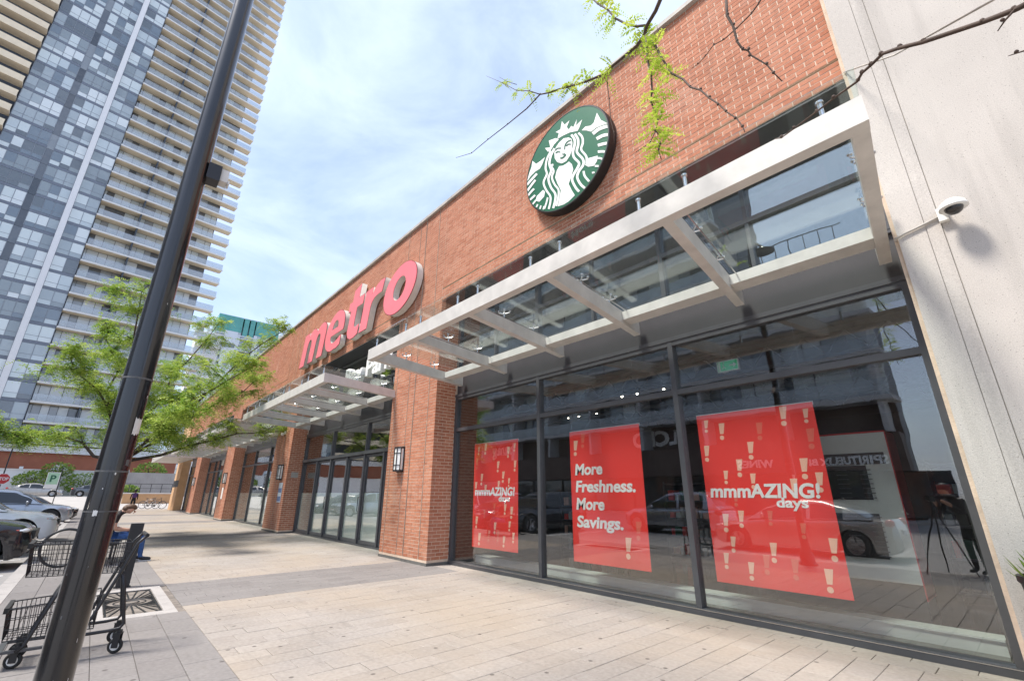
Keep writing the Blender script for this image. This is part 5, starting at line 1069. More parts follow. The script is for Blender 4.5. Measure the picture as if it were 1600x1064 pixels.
def car(label, loc, rz, kind, paint, group):
    t = thing('parked_car', label, 'car', loc, rz, group)
    B = lambda o, n, m_, p=t, s=True, a=35: o.build(n, m_, p, world=False, smooth=s, angle=a)
    suv = kind == 'suv'
    L, Wd, H, wr = (4.6, 1.86, 1.66, .365) if suv else (4.65, 1.82, 1.45, .33)
    h2 = L/2; fw, rw = h2-.80, -h2+.92; gc = .20 if suv else .16
    if suv:
        top = [(-h2, .62), (-h2+.05, .95), (-h2+.25, 1.02), (-.9, 1.02), (.75, 1.01), (1.0, 1.0), (1.7, .94), (2.1, .86), (2.25, .74), (h2, .60)]
        roof = [(-h2+.10, 1.0), (-h2+.45, 1.50), (-h2+.9, H-.01), (-.5, H), (.1, H-.04), (.45, 1.42), (1.15, 1.0)]
    else:
        top = [(-h2, .60), (-h2+.04, .88), (-h2+.15, .98), (-1.2, .97), (.7, .92), (1.0, .90), (1.75, .80), (2.12, .70), (2.25, .62), (h2, .52)]
        roof = [(-h2+.45, .97), (-1.25, 1.28), (-.75, 1.42), (-.2, H), (.2, H-.03), (.55, 1.26), (1.22, .90)]
    wid = [(-h2, .70), (-h2+.12, .86), (-h2+.5, .97), (-1, 1), (.9, 1), (h2-.6, .97), (h2-.2, .88), (h2-.06, .76), (h2, .62)]
    ys = [-h2, -h2+.02, -h2+.06]+[-h2+.12+(L-.24)*i/66 for i in range(67)]+[h2-.06, h2-.02, h2]
    def zbot(y):
        z = gc+.04*(abs(y) > h2-.25)+.10*max(0, (abs(y)-(h2-.12))/.12)
        for c in (fw, rw):
            d = abs(y-c)
            if d < wr+.055: z = max(z, wr+math.sqrt((wr+.055)**2-d*d))
        return z
    o = MB(); ring = None; k = 0
    vs = []; fs = []
    for y in ys:
        w = Wd/2*lerp(wid, y); zt = lerp(top, y); zb = min(zbot(y), zt-.12); zm = max(zb+.02, .52); zs = max(zm+.02, zt-.13)
        half = [(w*.90, zb), (w*.975, zb+.02), (w*.995, (zb+zm)/2), (w, zm), (w*.985, (zm+zs)/2), (w*.965, zs), (w*.90, zt-.035), (w*.78, zt-.004), (w*.4, zt+.012), (0, zt+.016)]
        pts = half+[(-a, b) for a, b in reversed(half[:-1])]
        n = len(pts); vs += [(a, y, b) for a, b in pts]
    for i in range(len(ys)-1):
        for j in range(n-1): fs.append((i*n+j, i*n+j+1, (i+1)*n+j+1, (i+1)*n+j))
        fs.append((i*n+n-1, i*n, (i+1)*n, (i+1)*n+n-1))
    fs.append(tuple(range(n))); fs.append(tuple((len(ys)-1)*n+j for j in range(n)))
    body = B(o.add(vs, fs), 'body', paint)
    # cabin
    r0, r1 = roof[0][0], roof[-1][0]; yr = [r0+(r1-r0)*i/34 for i in range(35)]; vs = []; rings = []
    for y in yr:
        zt = lerp(top, y)-.01; zr = max(lerp(roof, y), zt+.002); f_ = (zr-zt)/(H-1.0); wb = Wd/2*.93*lerp(wid, y)-.0; wt = wb-(.20 if suv else .25)*f_
        half = [(wb, zt), (wb-(wb-wt)*.86, zt+(zr-zt)*.86), (wt*.97, zr-.03*f_), (wt*.80, zr), (0, zr+.015)]
        rings.append([(a, y, b) for a, b in half+[(-a, b) for a, b in reversed(half[:-1])]])
    n = 9; fs = []
    for i in range(34):
        for j in range(n-1): fs.append((i*n+j, i*n+j+1, (i+1)*n+j+1, (i+1)*n+j))
    cab = B(MB().add([p for r_ in rings for p in r_], fs), 'cabin', paint)
    def glasspatch(i0, i1, j0, j1, nm, shr=.0):
        vs = []; fs = []; m_ = j1-j0+1
        for i in range(i0, i1+1):
            for j in range(j0, j1+1):
                p = Vector(rings[i][j]); q = Vector((math.copysign(1, p.x)*.8 if j0 in (0, 7) else 0, .25 if (j0 not in (0, 7) and i0 > 15) else (-.25 if j0 not in (0, 7) else 0), .5 if j0 not in (0, 7) else .12)).normalized()
                if j0 in (0, 7):        # keep a body-coloured strip at the waist and roof
                    lo, hi = Vector(rings[i][j0]), Vector(rings[i][j1]); 
                    if j0 == 7: fr = (1-.05) if j == 8 else .06
                    else: fr = .05 if j == 0 else .94
                    p = lo+(hi-lo)*fr
                vs.append(p+q*.008)
        for i in range(i1-i0):
            for j in range(m_-1): fs.append((i*m_+j, i*m_+j+1, (i+1)*m_+j+1, (i+1)*m_+j))
        B(MB().add(vs, fs), nm, 'car_glass', cab)
    def idx(y): return min(range(35), key=lambda i: abs(yr[i]-y))
    a, b, c, d = (idx(r0+.62), idx(-.55), idx(-.45), idx(r1-.42)) if suv else (idx(r0+.62), idx(-.50), idx(-.40), idx(r1-.42))
    for j0 in (0, 7):
        glasspatch(a, b, j0, j0+1, 'side_window'); glasspatch(c, d, j0, j0+1, 'side_window')
    glasspatch(idx(r1-.78 if suv else r1-.72), 33, 2, 6, 'windscreen'); glasspatch(1, idx(r0+(.36 if suv else .55)), 2, 6, 'rear_window')
    # wheels
    for y in (fw, rw):
        for s_ in (-1, 1):
            x = s_*(Wd/2-.115)
            w = B(MB().lathe([(wr*.62, -.105), (wr*.93, -.105), (wr, -.07), (wr, .07), (wr*.93, .105), (wr*.62, .105)], 32, (x, y, wr), 'x', False), 'tyre', 'tyre')
            rm = MB(); rm.lathe([(wr*.64, -.02), (wr*.66, .02), (wr*.66, .095), (wr*.60, .1), (wr*.58, .02), (.05, .0)] if s_ > 0 else [(wr*.64, .02), (wr*.66, -.02), (wr*.66, -.095), (wr*.60, -.1), (wr*.58, -.02), (.05, .0)], 32, (x, y, wr), 'x')
            for k in range(5):
                for dd in (-.13, .13):
                    a_ = 2*math.pi*k/5+dd; rm.bar((x+s_*.07, y+.04*math.cos(a_), wr+.04*math.sin(a_)), (x+s_*.085, y+wr*.62*math.cos(a_*1.0), wr+wr*.62*math.sin(a_)), .028, .028, (1, 0, 0))
            rm.cyl((x, y, wr), (x+s_*.09, y, wr), .055, n=14); B(rm, 'rim', 'rim', w)
        B(MB().lathe([(wr+.02, -.6), (wr+.02, .6)], 20, (0, y, wr), 'x'), 'wheel_well', 'car_trim')
    B(MB().box(-Wd/2*.8, Wd/2*.8, -h2+.2, h2-.2, gc+.02, gc+.10), 'underbody', 'car_trim', s=False)
    zf = .72 if suv else .62
    for s_ in (-1, 1):
        hl = MB(); hl.ball((s_*Wd/2*.655, h2-.215, zf+.035), .115, 14, 8, (1.5, 1.25, .52)); hl = B(hl, 'headlight', 'lamp_clear')
        B(MB().ball((s_*Wd/2*.80, h2-.27, zf+.045), .05, 10, 6, (.9, 1.2, .45)), 'side_marker', 'lamp_amber', hl)
        B(MB().ball((s_*Wd/2*.80, -h2+.14, .90), .12, 12, 8, (1.1, 1.0, .85)), 'tail_light', 'lamp_red')
        B(MB().ball((s_*Wd/2*.62, h2-.05, .40), .05, 12, 7, (1.5, .8, 1)), 'fog_light', 'lamp_clear')
        mr = MB(); mr.ball((s_*(Wd/2+.06), r1-.52, (1.06 if suv else .98)), .10, 12, 7, (1.05, .6, .75)); mr.bar((s_*(Wd/2-.06), r1-.5, (1.03 if suv else .95)), (s_*(Wd/2+.03), r1-.52, (1.03 if suv else .95)), .05, .04); B(mr, 'mirror', paint)
        for y in (.2, -.75): B(MB().box(s_*Wd/2*.985-.012, s_*Wd/2*.985+.012, y-.1, y+.1, .80, .825), 'door_handle', paint, s=False)
        if suv: B(MB().bar((s_*Wd/2*.985, rw+wr+.07, gc+.06), (s_*Wd/2*.985, fw-wr-.07, gc+.06), .03, .11), 'sill_trim', 'car_trim', s=False)
        for yy in (.62, -.42, -1.15): B(MB().box(s_*Wd/2*.993-.006, s_*Wd/2*.993+.006, yy-.004, yy+.004, .36, .88), 'door_seam', 'car_trim', s=False)
    B(MB().box(-.50, .50, h2-.05, h2+.012, zf-.14, zf+.03), 'grille', 'car_trim', s=False); B(MB().box(-.55, .55, h2-.05, h2+.006, .30, .42), 'lower_grille', 'car_trim', s=False)
    B(MB().box(-.15, .15, h2+.013, h2+.02, .44, .52), 'number_plate', 'plate_white', s=False); B(MB().box(-.26, .26, -h2-.012, -h2+.03, .62, .74), 'number_plate', 'plate_white', s=False)
    return t
GP = 'cars parked nose to the kerb'; ZR = -.12
car('black off-road car parked nose to the kerb, closest to the shopping trolley', (-15.2, -3.05, ZR), 0, 'suv', 'paint_black', GP)
car('dark navy car parked between the black off-road car and the white car', (-18.0, -3.35, ZR), 0, 'sedan', 'paint_navy', GP)
car('white car parked nose to the kerb beyond the dark navy car', (-21.0, -2.90, ZR), 0, 'suv', 'paint_white', GP)
car('silver car with dark wing parked nose to the kerb beyond the white car', (-33.0, -2.85, ZR), 0, 'suv', 'paint_silver', GP)
car('black car parked nose to the kerb beyond the silver car', (-37.0, -2.75, ZR), 0, 'sedan', 'paint_black', GP)
GD = 'cars along the far street'
car('beige saloon car in front of the white retaining wall with the stop sign', (-75.5, -4.9, .93), R(-4), 'sedan', 'paint_beige', GD)
car('grey saloon car behind the beige saloon on the far street', (-77.0, .3, .93), R(-4), 'sedan', 'paint_grey', GD)
GL = 'cars in the street lane mirrored in the shop windows'
car('silver saloon mirrored in the wide window with the mmmazing poster', (-5.0, -3.6, ZR), R(90), 'sedan', 'paint_beige', GL)
car('grey off-road car mirrored in the middle shop window', (-11.0, -7.3, ZR), R(90), 'suv', 'paint_silver', GL)
car('white off-road car mirrored in the glazed entrance doors', (-24.5, -8.2, ZR), R(90), 'suv', 'paint_white', GL)
# ================================================================== LEFT TOWER
mat('slab_tan', (.82, .69, .50), .8, var=.06, scale=1); mat('slab_white', (.72, .70, .66), .7, var=.05); mat('tower_white', (.78, .77, .76), .7, var=.04); mat('tower_dark', (.05, .06, .075), .4, var=.2); mat('spandrel', (.17, .19, .23), .35, var=.15); mat('mullion_tower', (.24, .26, .29), .4)
def facade_glass(name, cols):
    m_, t_, b_ = nodes(name)
    a_ = t_.nodes.new('ShaderNodeAttribute'); a_.attribute_name = 'tone'; rp = t_.nodes.new('ShaderNodeValToRGB'); e = rp.color_ramp.elements; rp.color_ramp.interpolation = 'CONSTANT'
    while len(e) < len(cols): e.new(.5)
    for i, c in enumerate(cols): e[i].position = i/len(cols); e[i].color = (*c, 1)
    t_.links.new(a_.outputs['Fac'], rp.inputs[0]); t_.links.new(rp.outputs[0], b_.inputs['Base Color']); b_.inputs['Roughness'].default_value = .05; b_.inputs['Specular IOR Level'].default_value = 1.0; b_.inputs['Coat Weight'].default_value = .6
    g_ = t_.nodes.new('ShaderNodeNewGeometry'); n_ = t_.nodes.new('ShaderNodeTexNoise'); n_.inputs['Scale'].default_value = .55; n_.inputs['Detail'].default_value = 2
    t_.links.new(g_.outputs['Position'], n_.inputs['Vector']); bp = t_.nodes.new('ShaderNodeBump'); bp.inputs['Strength'].default_value = .25; bp.inputs['Distance'].default_value = .3
    t_.links.new(n_.outputs['Fac'], bp.inputs['Height']); t_.links.new(bp.outputs[0], b_.inputs['Normal'])
facade_glass('tower_glass', [(.12, .14, .15), (.62, .68, .66), (.25, .29, .30), (.70, .74, .72), (.16, .20, .23), (.52, .585, .59), (.36, .41, .42), (.66, .71, .69)])
facade_glass('tower_glass_dark', [(.03, .035, .04), (.10, .11, .12), (.05, .055, .06), (.22, .24, .25)])
facade_glass('tower_glass_pale', [(.60, .64, .64), (.10, .11, .12), (.55, .60, .60), (.30, .32, .33), (.64, .67, .67)])
tw = thing('apartment_tower', 'tall glass apartment tower with rows of long tan balconies', 'tower', (-98, -10, 0))
A0 = Vector((-99.3, 8.7, 0)); EV = Vector((.133, -.991, 0)).normalized(); NV = Vector((.991, .133, 0)).normalized()
def tb(o, s0, s1, d0, d1, z0, z1):   # box in tower coordinates: along the face, out of the face, up
    c = A0+EV*(s0+s1)/2+NV*(d0+d1)/2; c.z = (z0+z1)/2
    return o.obox(c, EV*(s1-s0)/2, NV*(d1-d0)/2, (0, 0, (z1-z0)/2))
FH = 2.95; NF = 44
tb(MB(), 1.5, 46, -22, -1.75, 1.0, 2.27+FH*(NF+1)).build('core', 'tower_dark', tw)
panes = MB(); pale = MB(); grid = MB(); spn = MB(); dk = MB(); gridb = MB()
for k in range(2, NF+1):
    z = 2.27+FH*k
    s_ = MB(); tb(s_, -1.1, 18.77, -1.7, .0, z, z+.24); s_.build('balcony_slab', 'slab_tan', tw)
    s_ = MB(); tb(s_, -1.14, 18.81, .002, .05, z-.02, z+.27); s_.build('slab_edge', 'slab_white', tw)
    s_ = MB(); tb(s_, -1.05, 18.7, -.03, -.005, z+.28, z+1.32); s_.build('glass_railing', 'rail_glass', tw)
    # window wall behind the balcony
    s = 1.6
    while s < 18.6:
        w = random.choice((.95, 1.2, 1.5)); pale.tone = random.random(); tb(pale, s+.03, min(s+w, 18.7)-.03, -1.74, -1.68, z+.26, z+FH-.05); tb(gridb, s-.03, s+.03, -1.74, -1.64, z+.25, z+FH); s += w
    for a_, b_ in ((7.2, 7.4), (13.1, 13.3)): tb(gridb, a_, b_, -1.72, -.06, z+.25, z+FH-.002)
    for (a_, b_) in ((18.85, 21.8), (22.6, 26.2), (27.1, 32.0)):
        n_ = max(2, round((b_-a_)/1.2)); w = (b_-a_)/n_
        tb(spn, a_, b_, -1.0, -.45, z-.10, z+.36)
        for i in range(n_):
            for z0, z1 in ((z+.40, z+1.12), (z+1.17, z+FH-.13)):
                panes.tone = panes.tone if random.random() < .45 else random.random(); tb(panes, a_+i*w+.035, a_+(i+1)*w-.035, -.9, -.47, z0, z1)
        for i in range(n_+1): tb(grid, a_+i*w-.03, a_+i*w+.03, -.7, -.44, z+.36, z+FH-.1)
        tb(grid, a_, b_, -.7, -.445, z+1.12, z+1.17)
    dk.tone = random.random(); tb(dk, 26.22, 27.08, -.9, -.5, z-.08, z+FH-.12)
    s_ = MB(); tb(s_, 32.1, 46, -1.0, .9, z, z+.24); s_.build('balcony_slab', 'slab_tan', tw)
    s_ = MB(); tb(s_, 32.1, 46, .902, .95, z-.05, z+1.15); s_.build('balcony_parapet', 'slab_tan', tw)
panes.build('window_panes', 'tower_glass', tw, kind='stuff', fix=False); pale.build('balcony_windows', 'tower_glass_pale', tw, kind='stuff', fix=False)
grid.build('curtain_wall_bars', 'mullion_tower', tw, kind='stuff', fix=False); gridb.build('balcony_window_bars', 'tower_dark', tw, kind='stuff', fix=False); spn.build('spandrel_bands', 'spandrel', tw, kind='stuff', fix=False); dk.build('dark_strip_panels', 'tower_glass_dark', tw, kind='stuff', fix=False)
for a_, b_ in ((21.82, 22.58),):
    o = MB(); tb(o, a_, b_, -1, .15, 1.0, 2.27+FH*(NF+1)); o.build('white_fin', 'tower_white', tw)
tonemat('base_brick', [(.38, .14, .08), (.42, .16, .09), (.45, .19, .11)], nvar=.3)
o = MB(); tb(o, -1, 46, -1.6, .35, 1.0, 6.9); o.build('brick_base', 'base_brick', tw)
o = MB(); tb(o, -1.2, 46, .352, .75, 6.9, 7.9); o.build('base_cornice', 'slab_white', tw)
for s0 in (13.4, 6.0, 20.6):
    pr_ = [(-.9, 0), (.9, 0), (.9, 1.5)]+[(.9*math.cos(R(a_)), 1.5+.75*math.sin(R(a_))) for a_ in range(0, 181, 20)]+[(-.9, 1.5)]
    c = A0+EV*s0+NV*.36+Vector((0, 0, 3.2)); w_ = MB().prism(pr_, c, EV, (0, 0, 1), NV*.05).build('arched_window', 'tower_glass_pale', tw)
    o = MB(); tb(o, s0-1.15, s0+1.15, .36, .6, 2.95, 3.18); o.build('window_sill', 'plinth_stone', w_)
    o = MB(); tb(o, s0-.04, s0+.04, .42, .47, 3.2, 5.4); o.build('glazing_bar', 'mullion_tower', w_)
o = MB(); tb(o, 17.2, 17.6, .36, .6, 4.2, 4.9); o.build('wall_lamp', 'lantern_glass', tw)

# ================================================================== FAR TOWER AND WHITE BUILDING
mat('far_white', (.62, .66, .70), .6, var=.05); mat('far_green', (.10, .34, .30), .25, var=.2, scale=.3); mat('far_grey', (.20, .23, .26), .5, var=.1)
ft = thing('far_tower', 'distant pale blue tower with green glass top behind the brick roofline', 'tower', (-234, 38, 0))
FX = -234
MB().box(FX-24, FX-1.6, 25.5, 52.5, 0, 71).build('core', 'far_grey', ft)
slab = MB(); win = MB(); rail = MB()
cols = [(25.5, 29.5, 'b'), (29.5, 36.0, 'w'), (36.0, 41.5, 'b'), (41.5, 47.8, 'w'), (47.8, 52.5, 'b')]
for k in range(3, 24):
    z = 2.0+2.95*k
    for y0, y1, ty in cols:
        if ty == 'w':
            MB().box(FX-1.58, FX, y0, y1, z, z+.9).build('spandrel', 'far_white', ft)
            yy = y0
            while yy < y1-.1:
                w = random.choice((1.3, 1.6, 2.1)); win.tone = random.random()
                if random.random() < .55: win.box(FX-1.0, FX-.25, yy+.05, min(yy+w, y1)-.05, z+.92, z+2.93)
                else: slab.box(FX-1.2, FX-.05, yy, min(yy+w, y1), z+.9, z+2.95)
                yy += w
        else:
            MB().box(FX-1.58, FX+.5, y0+.05, y1-.05, z, z+.25).build('balcony_slab', 'far_white', ft); rail.box(FX+.4, FX+.46, y0+.1, y1-.1, z+.26, z+1.3)
            win.tone = random.random()*.4; win.box(FX-1.55, FX-1.4, y0+.2, y1-.2, z+.3, z+2.8)
slab.build('wall_panels', 'far_white', ft, kind='stuff'); win.build('windows', 'tower_glass', ft, kind='stuff'); rail.build('railings', 'rail_glass', ft, kind='stuff')
for y0, y1 in ((26, 36), (36.6, 38.6), (39.2, 41.2), (41.8, 52)):
    MB().box(FX-14, FX-.4, y0, y1, 71.6, 80.2).build('green_glass_panel', 'far_green', ft)
MB().box(FX-16, FX-.1, 25.8, 52.2, 71, 71.6).build('cornice', 'far_white', ft); MB().box(FX-14.2, FX-1, 25.9, 52.1, 80.2, 80.6).build('roof_cap', 'far_white', ft)
fb = thing('far_slab', 'hazy pink tower edge just behind the green topped tower', 'tower', (-330, 75, 0)); MB().box(-345, -330, 72.5, 79, 0, 106).build('shaft', 'slab_white', fb)
for k in range(20, 34): MB().box(-329.98, -329.6, 72.5, 79, 3.1*k, 3.1*k+1.0).build('floor_band', 'slab_tan', fb)
wb = thing('stepped_white_building', 'narrow bright white building with zigzag balconies beside the tan balcony tower', 'building', (-150, 15, 0))
MB().box(-158, -151.5, 12.5, 18.5, 0, 46).build('core', 'tower_white', wb)
for k in range(1, 15):
    z = 1.5+3.05*k; oy = .8*math.sin(k*2.1)
    MB().box(-151.49, -149.6, 12.4+oy, 17.8+oy, z, z+.9).build('balcony', 'tower_white', wb)
    for y0_, y1_ in ((13.2+oy, 14.6+oy), (15.4+oy, 16.6+oy)):
        o = MB(); o.tone = .05+.9*random.random(); o.box(-151.48, -151.40, y0_, y1_, z+.95, z+2.9); o.build('window', 'tower_glass', wb)

# ================================================================== BUILDING ACROSS THE STREET (mirrored in the windows, shades the square)
ob_ = thing('opposite_block', 'dark balconied apartment block across the street mirrored in the shop windows', 'building', (-35, -27, 0))
mat('opp_slab', (.48, .47, .46), .7, var=.12); mat('opp_wall', (.12, .12, .125), .5, var=.2); mat('opp_brown', (.10, .06, .045), .6)
OY = -25.0
MB().box(-62, -7.7, -46, OY-1.8, 0, 19.2).build('podium_core', 'opp_wall', ob_); MB().box(-62, -17.5, -46, OY-1.8, 19.2, 44).build('tower_core', 'opp_wall', ob_)
MB().box(-62, -5.4, OY-1.79, OY-.2, 3.0, 5.3).build('sign_band', 'opp_brown', ob_)
pl = MB(); br_ = MB()
for k in range(0, 24):
    z = 7.4+2.95*k; x1 = -5.4 if k < 4 else -15.0
    if z > 42: break
    MB().box(-62, x1+.3, OY-1.79, OY+.25, z, z+.32).build('balcony_slab', 'opp_slab', ob_)
    if z < 40: MB().box(-62, x1+.2, OY+.12, OY+.16, z+.34, z+1.35).build('glass_railing', 'rail_glass', ob_)
    x = -62
    while x < x1-.3:
        w = random.choice((1.2, 1.6, 2.2)); pl.tone = random.random(); pl.box(x+.05, min(x+w, x1)-.05, OY-1.78, OY-1.70, z+.4, z+2.9); x += w
for x in range(-60, -5, 6): br_.box(x, x+.3, OY-1.785, OY+.05, 5.31, 19.1)
pl.build('windows', 'tower_glass', ob_, kind='stuff', fix=False); br_.build('fin_walls', 'opp_slab', ob_, kind='stuff', fix=False)
o = MB()
for x in range(-14, -5): o.box(x-.03, x+.03, OY+.1, OY+.16, 16.6, 20.5)
o.box(-14.8, -5.4, OY+.1, OY+.16, 20.5, 20.56); o.build('terrace_rail', 'opp_wall', ob_)
x = -62
while x < -6:
    w = 4.5; MB().box(x+.1, x+w-.1, OY-1.5, OY-1.2, .1, 3.0).build('shop_window', 'tower_glass_dark', ob_); x += w
MB().box(-62, -5.4, OY-1.79, OY-1.55, 0, 7.39).build('shop_front', 'opp_brown', ob_)
for tx, xr, w, z in (('LCBO', -21.2, 4.6, 5.75), ('panago', -43.3, 5.4, 5.75), ('SPIRITUEUX BI', -6.3, 4.4, 3.35), ('WINES', -13.0, 2.6, 3.35)):
    st_ = thing('shop_sign', 'white shop lettering '+tx+' on the block across the street', 'sign', (xr, OY, z)); text_obj('lettering', tx, 'sign_white', xr, z, w, OY-.15 if z < 5 else OY-1.5, st_, face=1, depth=.08, offset=.03)
op = MB().box(-62, 20, OY-1, -24.001, -.15, .0).build('far_pavement', 'kerb_concrete'); struct(op)

# ================================================================== STREET END
w_ = thing('retaining_wall', 'long white retaining wall below the brick base of the tower', 'wall', (-88, -12, .9)); MB().box(-88.5, -88, -40, 1.2, .8, 4.15).build('wall', 'tower_white', w_); MB().box(-88.6, -87.9, -40, 1.3, 4.152, 4.3).build('coping', 'slab_white', w_)
w_ = thing('ramp_wall', 'grey concrete ramp wall with black railing beyond the bicycles', 'wall', (-78, 5, .9)); MB().box(-78.4, -78, 1.6, 13, .8, 3.9).build('wall', 'kerb_concrete', w_)
rl = MB()
for y in range(2, 13): rl.tube([(-70, y, .75), (-70, y, 2.4)], .03, 6)
rl.tube([(-70, 2, 2.4), (-70, 12, 2.4)], .03, 6); rl.tube([(-70, 2, 1.9), (-70, 12, 1.9)], .02, 6); rl.build('railing', 'black_satin', w_)
w_ = thing('planter_wall', 'low tan planter wall behind the parked bicycles', 'wall', (-64, 4, .4)); MB().box(-64.4, -64, 2.4, 7.5, .0, 1.30).build('wall', 'tan_stucco', w_); MB().box(-64.5, -63.9, 2.3, 7.6, 1.302, 1.42).build('coping', 'slab_white', w_)
t = thing('stop_sign', 'red octagonal stop sign above the parked cars', 'sign', (-50.7, -5.2, -.1))
o = MB(); oc = [(.40*math.cos(R(22.5+45*i)), .40*math.sin(R(22.5+45*i))) for i in range(8)]
mat('sign_red', (.55, .03, .03), .4); mat('sign_green_p', (.40, .62, .42), .5)
MB().tube([(-50.74, -5.2, -.12), (-50.74, -5.2, 2.7)], .03, 8).build('post', 'stainless', t); MB().prism(oc, (-50.7, -5.2, 2.33), (0, 1, 0), (0, 0, 1), (.004, 0, 0)).build('border', 'sign_white', t)
MB().prism([(a*.93, b*.93) for a, b in oc], (-50.694, -5.2, 2.33), (0, 1, 0), (0, 0, 1), (.004, 0, 0)).build('face', 'sign_red', t)
def text_x(name, body, mt, y0, z0, width, x, parent, height):  # lettering facing +X, reads towards +Y
    me = text_mesh(body, .5, .03); xs = [v.co.x for v in me.vertices]; ys = [v.co.y for v in me.vertices]; sx = width/(max(xs)-min(xs)); sy = height/(max(ys)-min(ys)); mx0, my0 = min(xs), min(ys); off = Vector(ORIG[parent])
    for v in me.vertices: v.co = Vector((x+v.co.z*.004, y0+(v.co.x-mx0)*sx, z0+(v.co.y-my0)*sy))-off
    me.materials.append(M[mt]); ob = bpy.data.objects.new(name, me); COL.objects.link(ob); ob.parent = parent
text_x('lettering', 'STOP', 'sign_white', -5.2-.29, 2.22, .58, -50.684, t, .23)
t = thing('parking_sign', 'green and white parking sign on a black post behind the beige saloon', 'sign', (-60, -3.0, 0))
MB().tube([(-60.05, -2.55, 0), (-60.05, -2.55, 3.6)], .035, 8).build('post', 'black_satin', t); MB().box(-60.02, -59.99, -3.45, -2.6, 1.75, 3.15).build('panel', 'sign_white', t)
MB().box(-59.989, -59.985, -3.40, -2.65, 2.1, 3.1).build('green_field', 'sign_green_p', t); text_x('lettering', 'P', 'sign_green', -3.2, 2.3, .38, -59.98, t, .6)
t = thing('park_lamp', 'small black street lamp with saucer head beside the tower base', 'lamp', (-60, -6.2, 0)); MB().tube([(-60, -6.2, -.1), (-60, -6.2, 5.1)], .05, 8).build('post', 'black_satin', t)
MB().lathe([(.05, .25), (.2, .2), (.7, .05), (.72, .0), (.1, -.02)], 20, (-60, -6.2, 5.1)).build('lamp_head', 'frame_grey', t)

# ================================================================== TREES
def frond(o, p, d, L, n, ll, lw, droop=.5, base=None):
    d = Vector(d).normalized(); side = d.cross(Vector((0, 0, 1)))
    if side.length < .05: side = Vector((1, 0, 0))
    side.normalize(); up = side.cross(d); p = Vector(p); tn = random.random() if base is None else base; tilt = random.uniform(-.5, .5)
    for i in range(n):
        f = (i+.7)/n; c = p+d*L*f+Vector((0, 0, -1))*L*droop*f*f; sc = (.55+.45*math.sin(math.pi*min(1, f*1.05+.1)))
        for s_ in (-1, 1):
            q = (side*s_*(1-.2*abs(tilt))+d*random.uniform(.1, .6)+up*(tilt*s_-.15+random.uniform(-.35, .35))).normalized(); w = (d+up*random.uniform(-.6, .6))*lw*sc*random.uniform(.4, .6); l = q*ll*sc*random.uniform(.75, 1.15)
            o.tone = min(1, max(0, tn*.75+random.uniform(-.1, .25))); o.add([c, c+l*.5-w, c+l, c+l*.5+w], [(0, 1, 2, 3)])
def limb(o, pts, r0, r1, n=7): o.tube(pts, [r0+(r1-r0)*i/(len(pts)-1) for i in range(len(pts))], n)
def wig(a, b, n, j):
    a, b = Vector(a), Vector(b); P = [a]
    for i in range(1, n): P.append(a.lerp(b, i/n)+Vector((random.uniform(-j, j), random.uniform(-j, j), random.uniform(-j, j)*.7+math.sin(math.pi*i/n)*j*1.2)))
    P.append(b); return P
def tree(label, base, trunk_h, height, spread, sprays, fr=None, seed=3, lean=(0, 0)):
    random.seed(seed); t = thing('locust_tree', label, 'tree', base, group='street trees in the pavement'); B0 = Vector(base)
    w = MB(); lf = MB(); tp = B0+Vector((.05, .03, trunk_h)); limb(w, [B0+Vector((0, 0, -.04)), B0+Vector((.03, .01, trunk_h*.5)), tp], .13, .10, 10); w.build('trunk', 'bark', t, smooth=True)
    w = MB(); ends = []
    nl = 11
    for i in range(nl):
        a = 2*math.pi*(i+random.uniform(-.3, .3))/nl; e = (i*.37+.1) % 1.0; r = spread*(1.05-.55*e)*random.uniform(.75, 1.05)
        q = B0+Vector((lean[0]+r*math.cos(a), lean[1]+r*math.sin(a), trunk_h+.35+(height-trunk_h-.5)*e)); P = wig(tp, q, 6, .22); limb(w, P, .055, .012)
        for f in (2, 3, 4, 5, 6):
            for _ in range(2):
                b_ = random.uniform(0, 6.28); l = random.uniform(.5, 1.35)*(1.2-.1*f); e2 = P[f]+Vector((l*math.cos(b_), l*math.sin(b_), random.uniform(-.25, .55))); Q = wig(P[f], e2, 4, .09); limb(w, Q, .016, .005, 5); ends += Q[1:]
            ends.append(P[f])
    w.build('limbs', 'bark', t, smooth=True)
    for _ in range(sprays):
        p = random.choice(ends)+Vector((random.gauss(0, .16), random.gauss(0, .16), random.gauss(.0, .12))); bt = min(1, max(0, random.gauss(.40, .28)))
        for k in range(random.randint(2, 5)):
            a = random.uniform(0, 6.28); frond(lf, p, (math.cos(a), math.sin(a), random.uniform(-.9, .5)), random.uniform(.20, .36), 6, random.uniform(.055, .085), .036, random.uniform(.2, .9), bt)
    lf.build('crown', 'leaf', t, fix=False); return t
tree('leafy young locust tree with airy green crown beyond the lamp post', (-20.0, .42, 0), 2.35, 8.6, 5.4, 4200, seed=11, lean=(.6, 1.2))
random.seed(21)
